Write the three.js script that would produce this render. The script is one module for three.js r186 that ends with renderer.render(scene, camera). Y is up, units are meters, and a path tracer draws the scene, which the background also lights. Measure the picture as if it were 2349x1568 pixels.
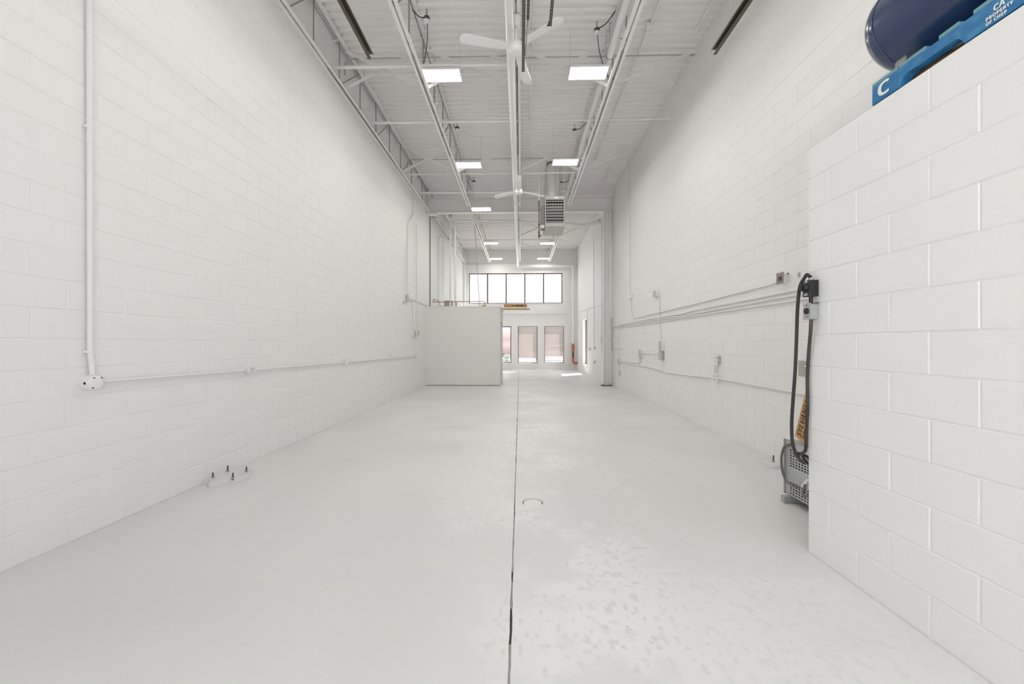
import * as THREE from 'three';
import { RoundedBoxGeometry } from 'three/addons/geometries/RoundedBoxGeometry.js';
import { mergeGeometries, toCreasedNormals } from 'three/addons/utils/BufferGeometryUtils.js';
import { RectAreaLightUniformsLib } from 'three/addons/lights/RectAreaLightUniformsLib.js';
import { FontLoader } from 'three/addons/loaders/FontLoader.js';
import { TextGeometry } from 'three/addons/geometries/TextGeometry.js';

// ------------------------------------------------------------------ camera, sky, sun, exposure
const scene = new THREE.Scene();
const W = 2349, H = 1568, F = 928, EYE = 1.365, YAW = 0.026;
const CX = 1194 - F * Math.tan(YAW), CY = 789;              // principal point of the (slightly shifted) lens
const camera = new THREE.PerspectiveCamera(2 * Math.atan(H / 2 / F) * 180 / Math.PI, W / H, 0.05, 300);
camera.position.set(0, EYE, 0);
camera.rotation.y = YAW;
camera.setViewOffset(W, H, W / 2 - CX, H / 2 - CY, W, H);

scene.background = new THREE.Color().setRGB(2.05, 2.1, 2.17);   // bright even overcast sky
const sun = new THREE.DirectionalLight(new THREE.Color().setRGB(1, 0.97, 0.93), 15);
sun.position.set(30, 52.5, -27 - 15);
sun.target.position.set(0, 0, -15);
sun.castShadow = true;
sun.shadow.mapSize.set(2048, 2048);
Object.assign(sun.shadow.camera, { left: -30, right: 30, top: 30, bottom: -30, near: 1, far: 140 });
scene.add(sun, sun.target);
const LAMP = 46;                                             // radiance of the LED high-bay fixtures
const renderer = new THREE.WebGLRenderer({ antialias: true });
renderer.toneMapping = THREE.LinearToneMapping;
renderer.toneMappingExposure = 1.0;
renderer.shadowMap.enabled = true;
RectAreaLightUniformsLib.init();

// ------------------------------------------------------------------ the room, in metres (z = -depth)
const XL = -3.102, XR = 3.023, XS = 1.893;                   // faces of left wall, right wall, stub wall
const DB = -0.7, DF = 21.8, CEIL = 6.475;                    // back wall, far wall, underside of roof deck
const BEAM = 13.4;

// ------------------------------------------------------------------ helpers
let seed = 7;
const rnd = () => { seed = (seed * 1664525 + 1013904223) >>> 0; return seed / 4294967296; };
const V = (x, y, d) => new THREE.Vector3(x, y, -d);
function ray(px, py) {
  const x = (px - CX) / F, y = -(py - CY) / F, c = Math.cos(YAW), s = Math.sin(YAW);
  return new THREE.Vector3(x * c - s, y, -x * s - c);
}
const onX = (px, py, X) => { const r = ray(px, py); r.multiplyScalar(X / r.x); r.y += EYE; return r; };
const onD = (px, py, D) => { const r = ray(px, py); r.multiplyScalar(-D / r.z); r.y += EYE; return r; };
const onY = (px, py, Y) => { const r = ray(px, py); r.multiplyScalar((Y - EYE) / r.y); r.y = Y; return r; };
const used = new Map();
function numbered(name) { const k = used.get(name) ?? 0; used.set(name, k + 1); return k ? name + '_' + String(k).padStart(3, '0') : name; }
const lit = (m) => { m.castShadow = true; m.receiveShadow = true; return m; };
const arr = (g) => Array.isArray(g) ? g : [g];
function merge(list) {
  list = arr(list);
  if (list.length === 1) return list[0];
  list = list.map((g) => { const c = g.index ? g.toNonIndexed() : g.clone(); for (const k of Object.keys(c.attributes)) if (!['position', 'normal', 'uv'].includes(k)) c.deleteAttribute(k); if (!c.attributes.uv) c.setAttribute('uv', new THREE.BufferAttribute(new Float32Array(c.attributes.position.count * 2), 2)); return c; });
  return mergeGeometries(list);
}
function part(name, geos, mat, parent) { const m = lit(new THREE.Mesh(merge(geos), mat)); m.name = numbered(name); parent.add(m); return m; }
function tag(o, label, category, group) { o.userData.label = label; o.userData.category = category; if (group) o.userData.group = group; return o; }
function thing(name, label, category, pos, group) { const g = new THREE.Group(); g.name = numbered(name); if (pos) g.position.copy(pos); scene.add(g); return tag(g, label, category, group); }
function single(name, geos, mat, label, category, group) { return tag(part(name, geos, mat, scene), label, category, group); }
function struct(name, geos, mat) {
  const o = geos ? lit(new THREE.Mesh(merge(geos), mat)) : new THREE.Group();
  o.name = name; o.userData.kind = 'structure'; scene.add(o); return o;
}
function box(w, h, d, x = 0, y = 0, z = 0, r = 0) { const g = r ? new RoundedBoxGeometry(w, h, d, 2, r) : new THREE.BoxGeometry(w, h, d); g.translate(x, y, z); return g; }
// box given by extents; depth D counts away from the camera
const ext = (x0, x1, y0, y1, d0, d1, r = 0) => box(x1 - x0, y1 - y0, d1 - d0, (x0 + x1) / 2, (y0 + y1) / 2, -(d0 + d1) / 2, r);
function cyl(r0, r1, h, n = 20) { return new THREE.CylinderGeometry(r0, r1, h, n); }
// rod between two points
function bar(a, b, r, n = 8) {
  const d = b.clone().sub(a), g = new THREE.CylinderGeometry(r, r, d.length(), n);
  g.applyQuaternion(new THREE.Quaternion().setFromUnitVectors(new THREE.Vector3(0, 1, 0), d.normalize()));
  const m = a.clone().add(b).multiplyScalar(0.5); g.translate(m.x, m.y, m.z); return g;
}
// flat bar (w wide, t thick) between two points; "side" is roughly the direction of the width
function flat(a, b, w, t, side = new THREE.Vector3(0, 1, 0)) {
  const y = b.clone().sub(a), L = y.length(); y.normalize();
  const z = side.clone().cross(y).normalize(), x = y.clone().cross(z).normalize();
  const g = new THREE.BoxGeometry(w, L, t);
  const m = new THREE.Matrix4().makeBasis(x, y, z), c = a.clone().add(b).multiplyScalar(0.5);
  m.setPosition(c); g.applyMatrix4(m); return g;
}
// tube along a polyline whose corners are rounded with radius q
function tube(pts, r, q = 0.06, n = 8, caps = true) {
  const P = [];
  pts.forEach((p, i) => {
    if (!i || i === pts.length - 1) { P.push(p.clone()); return; }
    const a = pts[i - 1].clone().sub(p), b = pts[i + 1].clone().sub(p), k = Math.min(q, a.length() * 0.45, b.length() * 0.45);
    a.normalize(); b.normalize();
    if (a.dot(b) < -0.9995 || k < 1e-4) { P.push(p.clone()); return; }
    const s = p.clone().addScaledVector(a, k), e = p.clone().addScaledVector(b, k);
    for (let j = 0; j <= 5; j++) { const t = j / 5; P.push(s.clone().multiplyScalar((1 - t) ** 2).addScaledVector(p, 2 * t * (1 - t)).addScaledVector(e, t * t)); }
  });
  const pos = [], nor = [], uv = [], idx = []; let len = 0;
  let up = new THREE.Vector3(0, 1, 0.13).normalize();
  for (let i = 0; i < P.length; i++) {
    const t = P[Math.min(i + 1, P.length - 1)].clone().sub(P[Math.max(i - 1, 0)]).normalize();
    if (Math.abs(up.dot(t)) > 0.98) up = new THREE.Vector3(1, 0.1, 0.2).normalize();
    const u = up.clone().addScaledVector(t, -up.dot(t)).normalize(), w = t.clone().cross(u); up = u;
    if (i) len += P[i].distanceTo(P[i - 1]);
    for (let j = 0; j <= n; j++) {
      const a = j / n * Math.PI * 2, d = u.clone().multiplyScalar(Math.cos(a)).addScaledVector(w, Math.sin(a));
      pos.push(P[i].x + d.x * r, P[i].y + d.y * r, P[i].z + d.z * r); nor.push(d.x, d.y, d.z); uv.push(j / n, len);
    }
  }
  const m = n + 1;
  for (let i = 0; i + 1 < P.length; i++) for (let j = 0; j < n; j++) { const a = i * m + j, b = a + m; idx.push(a, a + 1, b, b, a + 1, b + 1); }
  if (caps) for (const e of [0, P.length - 1]) {
    const t = e ? P[e].clone().sub(P[e - 1]).normalize() : P[0].clone().sub(P[1]).normalize(), c = pos.length / 3;
    pos.push(P[e].x, P[e].y, P[e].z); nor.push(t.x, t.y, t.z); uv.push(0, 0);
    for (let j = 0; j <= n; j++) { const k = (e * m + j) * 3; pos.push(pos[k], pos[k + 1], pos[k + 2]); nor.push(t.x, t.y, t.z); uv.push(0, 0); }
    for (let j = 0; j < n; j++) e ? idx.push(c, c + 1 + j, c + 2 + j) : idx.push(c, c + 2 + j, c + 1 + j);
  }
  const g = new THREE.BufferGeometry();
  g.setAttribute('position', new THREE.Float32BufferAttribute(pos, 3)); g.setAttribute('normal', new THREE.Float32BufferAttribute(nor, 3)); g.setAttribute('uv', new THREE.Float32BufferAttribute(uv, 2));
  g.setIndex(idx); return g;
}
const smooth = (pts, k = 10) => new THREE.CatmullRomCurve3(pts, false, 'centripetal').getPoints(pts.length * k);
function lathe(profile, n = 28) { return new THREE.LatheGeometry(profile.map(([r, y]) => new THREE.Vector2(r, y)), n); }
function extrude(shape, depth, bevel = 0) { return new THREE.ExtrudeGeometry(shape, { depth, bevelEnabled: bevel > 0, bevelThickness: bevel, bevelSize: bevel, bevelOffset: -bevel, bevelSegments: 1, curveSegments: 24 }); }
function rect(x0, y0, x1, y1) { const s = new THREE.Shape(); s.moveTo(x0, y0); s.lineTo(x1, y0); s.lineTo(x1, y1); s.lineTo(x0, y1); s.closePath(); return s; }
function hole(s, x0, y0, x1, y1) { const p = new THREE.Path(); p.moveTo(x0, y0); p.lineTo(x0, y1); p.lineTo(x1, y1); p.lineTo(x1, y0); p.closePath(); s.holes.push(p); return s; }

// ------------------------------------------------------------------ procedural textures
function lattice(n) { const a = new Float32Array(n * n); for (let i = 0; i < a.length; i++) a[i] = rnd(); return a; }
function noiseField(size, cells) {                              // tileable value noise
  const L = lattice(cells), out = new Float32Array(size * size);
  for (let j = 0; j < size; j++) { const y = j / size * cells, y0 = Math.floor(y), fy = y - y0, sy = fy * fy * (3 - 2 * fy);
    for (let i = 0; i < size; i++) { const x = i / size * cells, x0 = Math.floor(x), fx = x - x0, sx = fx * fx * (3 - 2 * fx);
      const a = L[(y0 % cells) * cells + x0 % cells], b = L[(y0 % cells) * cells + (x0 + 1) % cells], c = L[((y0 + 1) % cells) * cells + x0 % cells], d = L[((y0 + 1) % cells) * cells + (x0 + 1) % cells];
      out[j * size + i] = (a + (b - a) * sx) * (1 - sy) + (c + (d - c) * sx) * sy; } }
  return out;
}
function tex(size, fn, srgb, ru = 1, rv = ru) {
  const d = new Uint8Array(size * size * 4);
  for (let j = 0; j < size; j++) for (let i = 0; i < size; i++) { const v = fn(i, j, j * size + i), k = (j * size + i) * 4; const c = typeof v === 'number' ? [v, v, v] : v; for (let q = 0; q < 3; q++) d[k + q] = Math.max(0, Math.min(255, c[q] * 255)); d[k + 3] = 255; }
  const t = new THREE.DataTexture(d, size, size); t.wrapS = t.wrapT = THREE.RepeatWrapping; t.magFilter = THREE.LinearFilter; t.minFilter = THREE.LinearMipmapLinearFilter; t.generateMipmaps = true;
  if (srgb) t.colorSpace = THREE.SRGBColorSpace; t.repeat.set(ru, rv); t.needsUpdate = true; return t;
}
const n8 = noiseField(512, 8), n32 = noiseField(512, 32), n128 = noiseField(512, 128);
// painted masonry: soft roller texture with a few pinholes
const paintBump = tex(512, (i, j, k) => 0.5 + 0.25 * (n32[k] - 0.5) + 0.3 * (n128[k] - 0.5) + 0.2 * (n8[k] - 0.5), false, 1 / 0.8);
const fabricTone = tex(256, (i, j) => 0.86 + 0.1 * ((i >> 1) + (j >> 1) & 1), true, 12);
// floor: scarred, patched concrete under grey paint; the scars gather along the middle and the right of the long joint
const FU = 6.2, FV = 8.0, FS = 2048;
const fA = noiseField(FS, 12), fB = noiseField(FS, 60), fC = noiseField(FS, 240), fD = noiseField(FS, 512);
const floorScar = new Float32Array(FS * FS);
for (let j = 0; j < FS; j++) for (let i = 0; i < FS; i++) {
  const k = j * FS + i, x = i / FS * FU - 3.1, d = j / FS * FV;
  const zone = Math.exp(-(((x - 0.38) / 0.55) ** 2)) * (d < 7 ? 1 : 0.4) + 0.25 * Math.exp(-(((x + 0.5) / 0.5) ** 2)) + (d < 2.4 ? 0.45 * Math.exp(-(((x - 1.5) / 0.5) ** 2)) : 0);
  const patch = Math.max(0, Math.min(1, (fA[k] * 0.65 + fB[k] * 0.35 - 0.42) * 5));
  floorScar[k] = Math.min(1, zone * 1.05) * patch;
}
const floorBump = tex(FS, (i, j, k) => { const s = floorScar[k]; const pit = Math.max(0, fC[k] * 0.35 + fD[k] * 0.4 + fB[k] * 0.25 - 0.6) * 2.6; return 0.6 + 0.06 * (fA[k] - 0.5) + (0.03 + 0.1 * s) * (fD[k] - 0.5) + 0.2 * s * (fB[k] - 0.5) - pit * s; }, false, 1 / FU, 1 / FV);
const floorTone = tex(FS, (i, j, k) => { const s = floorScar[k], v = 0.885 + 0.03 * (fA[k] - 0.5) + 0.035 * s - 0.07 * s * Math.max(0, fC[k] - 0.6) / 0.4; return [v, v * 0.998, v * 0.988]; }, true, 1 / FU, 1 / FV);
for (const t of [floorBump, floorTone]) t.offset.set(0.5, 0);
const brickTone = tex(512, (i, j, k) => { const v = 0.62 + 0.16 * (n32[k] - 0.5); return [v * 1.08, v * 0.96, v * 0.945]; }, true, 0.2);
const cardTone = tex(256, (i, j) => { const k = (j * 2) * 512 + i * 2, v = 1 + 0.06 * (n32[k] - 0.5) + ((j % 16) < 2 ? -0.02 : 0); return [0.79 * v, 0.60 * v, 0.40 * v]; }, true, 2);
const blueWear = tex(512, (i, j, k) => { const w = Math.max(0, n8[k] * 0.5 + n32[k] * 0.5 - 0.5) * 1.5; return [0.16 + 0.25 * w, 0.45 + 0.2 * w, 0.66 + 0.12 * w]; }, true, 1.3);

const mat = (r, g, b, roughness = 0.6, extra = {}) => { const m = new THREE.MeshPhysicalMaterial({ roughness, ...extra }); m.color.setRGB(r, g, b); return m; };
const M = {
  wall: mat(0.885, 0.88, 0.865, 0.55, { bumpMap: paintBump, bumpScale: 0.0016 }),
  wallPlain: mat(0.885, 0.88, 0.87, 0.6),
  drywall: mat(0.855, 0.84, 0.82, 0.7),
  floor: mat(1, 1, 1, 0.42, { map: floorTone, bumpMap: floorBump, bumpScale: 0.0035 }),
  floorFar: mat(0.72, 0.715, 0.70, 0.4),
  seal: mat(0.42, 0.40, 0.37, 0.85),
  jointFill: mat(0.12, 0.10, 0.085, 0.9),
  deck: mat(0.905, 0.89, 0.875, 0.5),
  web: mat(0.36, 0.34, 0.31, 0.5),  // bare steel grey, with the shade on the near joist webs put in
  steel: mat(0.88, 0.87, 0.855, 0.45),
  pipe: mat(0.87, 0.865, 0.855, 0.35),
  galv: mat(0.5, 0.5, 0.49, 0.4, { metalness: 0.6 }),
  darkSteel: mat(0.12, 0.105, 0.085, 0.5, { metalness: 0.5 }),
  grey: mat(0.42, 0.43, 0.42, 0.5),
  slat: mat(0.30, 0.28, 0.27, 0.45),
  heater: mat(0.36, 0.35, 0.335, 0.45),
  boxGrey: mat(0.55, 0.54, 0.51, 0.5),
  black: mat(0.018, 0.018, 0.02, 0.45),
  rubber: mat(0.035, 0.032, 0.033, 0.55),
  fanWhite: mat(0.89, 0.89, 0.885, 0.35),
  navy: mat(0.012, 0.032, 0.11, 0.24, { clearcoat: 0.6, clearcoatRoughness: 0.15 }),
  navyRim: mat(0.03, 0.05, 0.12, 0.3),
  palletBlue: mat(1, 1, 1, 0.65, { map: blueWear }),
  palletTop: mat(0.16, 0.34, 0.40, 0.7),
  rawWood: mat(0.16, 0.07, 0.03, 0.85),
  wood: mat(0.55, 0.38, 0.22, 0.7),
  card: mat(1, 1, 1, 0.8, { map: cardTone }),
  ink: mat(0.05, 0.035, 0.03, 0.8),
  white: mat(0.85, 0.85, 0.82, 0.6),
  copper: mat(0.42, 0.27, 0.21, 0.4, { metalness: 0.7 }),
  valve: mat(0.55, 0.19, 0.12, 0.45),
  bronze: mat(0.13, 0.085, 0.08, 0.45, { metalness: 0.3 }),
  glass: mat(1, 1, 1, 0.0, { transmission: 1, thickness: 0, ior: 1.5 }),
  shade: mat(0.84, 0.79, 0.775, 0.62, { transmission: 0.6, thickness: 0, map: fabricTone }),
  glow: mat(0.9, 0.9, 0.9, 0.5, { emissive: new THREE.Color(1, 0.98, 0.95), emissiveIntensity: 3 }),
  brick: mat(1, 1, 1, 0.85, { map: brickTone }),
  apron: mat(0.75, 0.745, 0.735, 0.9),
  asphalt: mat(0.6, 0.6, 0.59, 0.9),
  leaf: mat(0.34, 0.38, 0.31, 0.8),
  carWhite: mat(0.85, 0.85, 0.86, 0.25, { clearcoat: 0.6 }),
  darkGlass: mat(0.03, 0.035, 0.04, 0.1),
};

// ------------------------------------------------------------------ block walls
const JD = 0.0048, JS = 0.0036;                                               // depth of the painted-over joints
const blockCache = new Map();
function blockGeo(w, h, variant, jd = JD) {
  const key = w.toFixed(3) + h.toFixed(3) + variant + jd;
  if (blockCache.has(key)) return blockCache.get(key);
  const gap = 0.0015, bev = (jd > 0.005 ? [0.0038, 0.0048, 0.0056] : [0.0042, 0.0055, 0.007])[variant % 3], ou = variant * 0.37, pos = [], uv = [], idx = [], nor = [];
  const ring = (o, z) => [[o, o, z], [w - o, o, z], [w - o, h - o, z], [o, h - o, z]];
  const quad = (a, b, c, d) => {
    const n = new THREE.Vector3(...b).sub(new THREE.Vector3(...a)).cross(new THREE.Vector3(...d).sub(new THREE.Vector3(...a))).normalize(), k = pos.length / 3;
    for (const p of [a, b, c, d]) { pos.push(...p); uv.push(p[0] + ou, p[1] + ou); nor.push(n.x, n.y, n.z); }
    idx.push(k, k + 1, k + 2, k, k + 2, k + 3);
  };
  const f = ring(gap + bev, 0), e = ring(gap, -jd), s = ring(gap, -jd - 0.012);
  quad(f[0], f[1], f[2], f[3]);
  for (let i = 0; i < 4; i++) { const j = (i + 1) % 4; quad(e[i], e[j], f[j], f[i]); quad(s[i], s[j], e[j], e[i]); }
  const g = new THREE.BufferGeometry();
  g.setAttribute('position', new THREE.Float32BufferAttribute(pos, 3)); g.setAttribute('normal', new THREE.Float32BufferAttribute(nor, 3)); g.setAttribute('uv', new THREE.Float32BufferAttribute(uv, 2)); g.setIndex(idx);
  blockCache.set(key, g); return g;
}
// wall in the plane x = X facing dir (+1 = faces +x); blocks from depth d0 to d1; phase = depth of a joint in even rows
function blockWall(group, X, dir, d0, d1, rows, rowH, phaseEven, keep, seen, jd = JS) {
  const BL = 0.4064, list = [];
  for (let r = 0; r < rows; r++) {
    const ph = phaseEven + (r % 2 ? BL / 2 : 0);
    for (let a = ph + Math.floor((d0 - ph) / BL) * BL; a < d1; a += BL) {
      const s = Math.max(a, d0), e = Math.min(a + BL, d1);
      if (e - s < 0.03 || !keep(s, e, r * rowH)) continue;
      list.push({ s, e, y: r * rowH, w: e - s, v: Math.floor(rnd() * 6), out: (rnd() - 0.6) * 0.0016 });
    }
  }
  for (const b of list) {                                        // how large it shows in the photograph
    const dm = (b.s + b.e) / 2, ym = b.y + rowH / 2 - EYE, dp = dm - X * YAW;
    const u = CX + F * Math.tan(YAW) + F * X / dp, v = CY - F * ym / dp;
    b.area = dp > 0.4 && u > -60 && u < W + 60 && v > -60 && v < H + 60 && seen(b.s, b.e, b.y) ? (b.e - b.s) * rowH / (dp * dp * dp) : 0;
  }
  list.sort((p, q) => q.area - p.area);
  const rest = [], rot = dir > 0 ? Math.PI / 2 : -Math.PI / 2;
  list.forEach((b, i) => {
    const g = blockGeo(+b.w.toFixed(3), rowH, b.v, jd);
    const p = dir > 0 ? V(X + b.out, b.y, b.s) : V(X - b.out, b.y, b.e);
    if (i < 300 && b.area > 0) { const m = lit(new THREE.Mesh(g, M.wall)); m.name = numbered('concrete_block'); m.position.copy(p); m.rotation.y = rot; group.add(m); }
    else { const c = g.clone(); c.rotateY(rot); c.translate(p.x, p.y, p.z); rest.push(c); }
  });
  // local +x must run along +depth for a wall facing +x and along -depth for one facing -x
  if (rest.length) { const m = part('concrete_block_field', [mergeGeometries(rest)], M.wall, group); m.userData.kind = 'stuff'; }
}
{
  const left = struct('wall_left');
  part('wall_core', ext(XL - 0.25, XL - JS, -0.02, 6.62, DB - 0.2, 13.74), M.wallPlain, left);
  part('wall_core', ext(XL - 0.25, XL + 0.03, -0.02, 6.62, 13.78, DF + 0.3), M.wallPlain, left);
  part('wall_core', ext(XL - 0.25, XL - 0.05, -0.02, 6.62, 13.74, 13.78), M.wallPlain, left);
  blockWall(left, XL, 1, DB, 13.74, 32, 0.2, 3.095, () => true, () => true);
  const right = struct('wall_right');
  const s = hole(rect(DB - 0.2, -0.02, DF + 0.3, 6.62), 18.45, 0.39, 19.7, 2.54);
  const g = extrude(s, 0.25); g.rotateY(Math.PI / 2); // shape x (depth) -> -z, extrusion -> +x
  g.translate(XR + JS, 0, 0);
  part('wall_core', g, M.wallPlain, right);
  blockWall(right, XR, -1, DB, 13.3, 32, 0.2, 5.507 - 0.2032, () => true, (s0, e0, y) => s0 > 4.2 || y > 4.4 && s0 > 3);
  part('wall_facing', (() => { const q = hole(rect(13.3, 0, DF, 6.62), 18.45, 0.39, 19.7, 2.54), h = extrude(q, 0.01); h.rotateY(Math.PI / 2); h.translate(XR - 0.004, 0, 0); return h; })(), M.wallPlain, right);

  // stub partition at the right of the camera: a block enclosure 13 courses high
  const stub = struct('wall_partition'), D1 = 2.715, RH = 0.2035, top = 13 * RH;
  part('wall_core', ext(XS + JD, XS + 0.19, 0, top - 0.006, DB, D1 - JD), M.wallPlain, stub);
  part('wall_core', ext(XS + 0.19, XR, 0, top - 0.006, D1 - 0.19, D1 - JD), M.wallPlain, stub);
  part('enclosure_roof', ext(XS + 0.02, XR, top - 0.12, top - 0.002, DB, D1 - 0.02), M.wallPlain, stub);
  blockWall(stub, XS, -1, DB, D1, 13, RH, 2.53 + 0.2032, () => true, () => true, JD);
  // end face of the partition, towards the far end (hidden from here, seen from the side)
  for (let r = 0; r < 13; r++) for (let i = 0; i < 3; i++) {
    const x0 = XS + (r % 2 ? 0.2032 : 0) + (i - (r % 2 ? 1 : 0)) * 0.4064, a = Math.max(x0, XS), b = Math.min(x0 + 0.4064, XR);
    if (b - a < 0.05) continue;
    const m = lit(new THREE.Mesh(blockGeo(+(b - a).toFixed(3), RH, i), M.wall)); m.name = numbered('concrete_block'); m.rotation.y = Math.PI; m.position.copy(V(b, r * RH, D1)); stub.add(m);
  }
  // the photographer stands in the open overhead door: daylight comes in from behind
  const bs = rect(XL - 0.25, -0.02, XR + 0.25, 6.62); hole(bs, -1.6, 0, 1.86, 3.9);
  const bg = extrude(bs, 0.25); bg.translate(0, 0, -DB);
  struct('wall_back', bg, M.wallPlain);
  struct('ground_3', ext(-40, 40, -0.45, -0.15, -45, DB - 0.25), M.apron);
}

// ------------------------------------------------------------------ floor: six slabs with ragged saw joints
const DRAIN = onY(1222, 1151, 0);
{
  const floor = struct('floor');
  part('joint_bed', ext(XL - 0.2, XR + 0.2, -0.3, -0.016, DB - 0.2, DF + 0.3), M.jointFill, floor);
  const jx = (d) => -0.047 - 0.0022 * Math.max(0, d - 2);
  const cuts = [DB - 0.1, 6.63, 13.25, DF + 0.1], rows = [[0, 1], [1, 2], [2, 3]];
  for (const [a, b] of rows) for (const side of [-1, 1]) {
    const d0 = cuts[a] + (a ? 0.003 : 0), d1 = cuts[b] - 0.003, edge = [];
    for (let d = d0; d <= d1 + 1e-6; d += Math.min(0.045, Math.max(d1 - d, 0.001))) {
      const rough = 0.0035 * (rnd() - 0.4) + 0.006 * Math.max(0, n8[(Math.floor(Math.abs(d) * 37) * 512 + 91) % n8.length] - 0.72) * (rnd() + 0.3);
      edge.push([jx(d) + side * (0.0042 + Math.max(-0.002, rough)), d]);
      if (d >= d1 - 1e-6) break;
    }
    const s = new THREE.Shape(), X0 = side < 0 ? XL - 0.1 : XR + 0.1;
    s.moveTo(X0, d0);
    if (side < 0) { for (const [x, d] of edge) s.lineTo(x, d); s.lineTo(X0, d1); }
    else { s.lineTo(X0, d1); for (const [x, d] of [...edge].reverse()) s.lineTo(x, d); }
    s.closePath();
    if (a === 0 && side > 0) { const p = new THREE.Path(); p.absarc(DRAIN.x, -DRAIN.z, 0.092, 0, Math.PI * 2, true); s.holes.push(p); }
    const g = extrude(s, 0.15); g.rotateX(-Math.PI / 2); g.translate(0, -0.15, 0);
    part('floor_slab', g, M.floor, floor);
  }
  // grey sealant still sitting in parts of the long joint
  const seal = [];
  for (let d = 1.3; d < 21; ) { const len = 0.05 + rnd() * 0.5, x = jx(d + len / 2); if (rnd() < 0.62) { const g = box(0.011, 0.01, len, 0, 0, 0); g.rotateY(-0.0022); g.translate(x, -0.009 - rnd() * 0.004, -(d + len / 2)); seal.push(g); } d += len + 0.01; }
  part('joint_sealant', seal, M.seal, floor);
  // cleanout cover in the floor
  const t = thing('floor_drain_cover', 'round painted cover sunk in the floor right of the long joint', 'drain cover', V(DRAIN.x, -0.016, -DRAIN.z));
  part('sleeve', (() => { const g = new THREE.TorusGeometry(0.0895, 0.0028, 8, 36); g.rotateX(Math.PI / 2); g.translate(0, 0.009, 0); return g; })(), M.wallPlain, t);
  part('cover_disc', lathe([[0, 0], [0.077, 0], [0.079, 0.003], [0.079, 0.009], [0.075, 0.012], [0.03, 0.0135], [0, 0.0135]], 36), M.white, t);
}

// ------------------------------------------------------------------ roof deck: fluted sheets, each six ribs wide
{
  const ceil = struct('ceiling');
  part('roof_slab', ext(XL - 0.25, XR + 0.25, CEIL + 0.047, CEIL + 0.3, DB - 0.2, DF + 0.3), M.wallPlain, ceil);
  const s = new THREE.Shape(), P = 0.1524, lo = [], N = 6;
  for (let i = 0; i < N; i++) { const q = i * P; lo.push([q, 0.04], [q + 0.062, 0.04], [q + 0.078, 0.0], [q + 0.122, 0.0], [q + 0.138, 0.04]); }
  lo.push([N * P + 0.004, 0.04]);
  s.moveTo(lo[0][0], lo[0][1]);
  for (const [x, y] of lo.slice(1)) s.lineTo(x, y);
  for (const [x, y] of lo.reverse()) s.lineTo(x, y + 0.0035);
  s.closePath();
  const g = extrude(s, XR - XL + 0.02); g.rotateY(Math.PI / 2);    // depth -> -z, sheet runs along x
  const n = Math.ceil((DF - DB) / (N * P));
  for (let i = 0; i < n; i++) { const m = lit(new THREE.Mesh(g, M.deck)); m.name = numbered('deck_panel'); m.position.copy(V(XL - 0.01, CEIL, DB + i * N * P)); ceil.add(m); }
}

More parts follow.
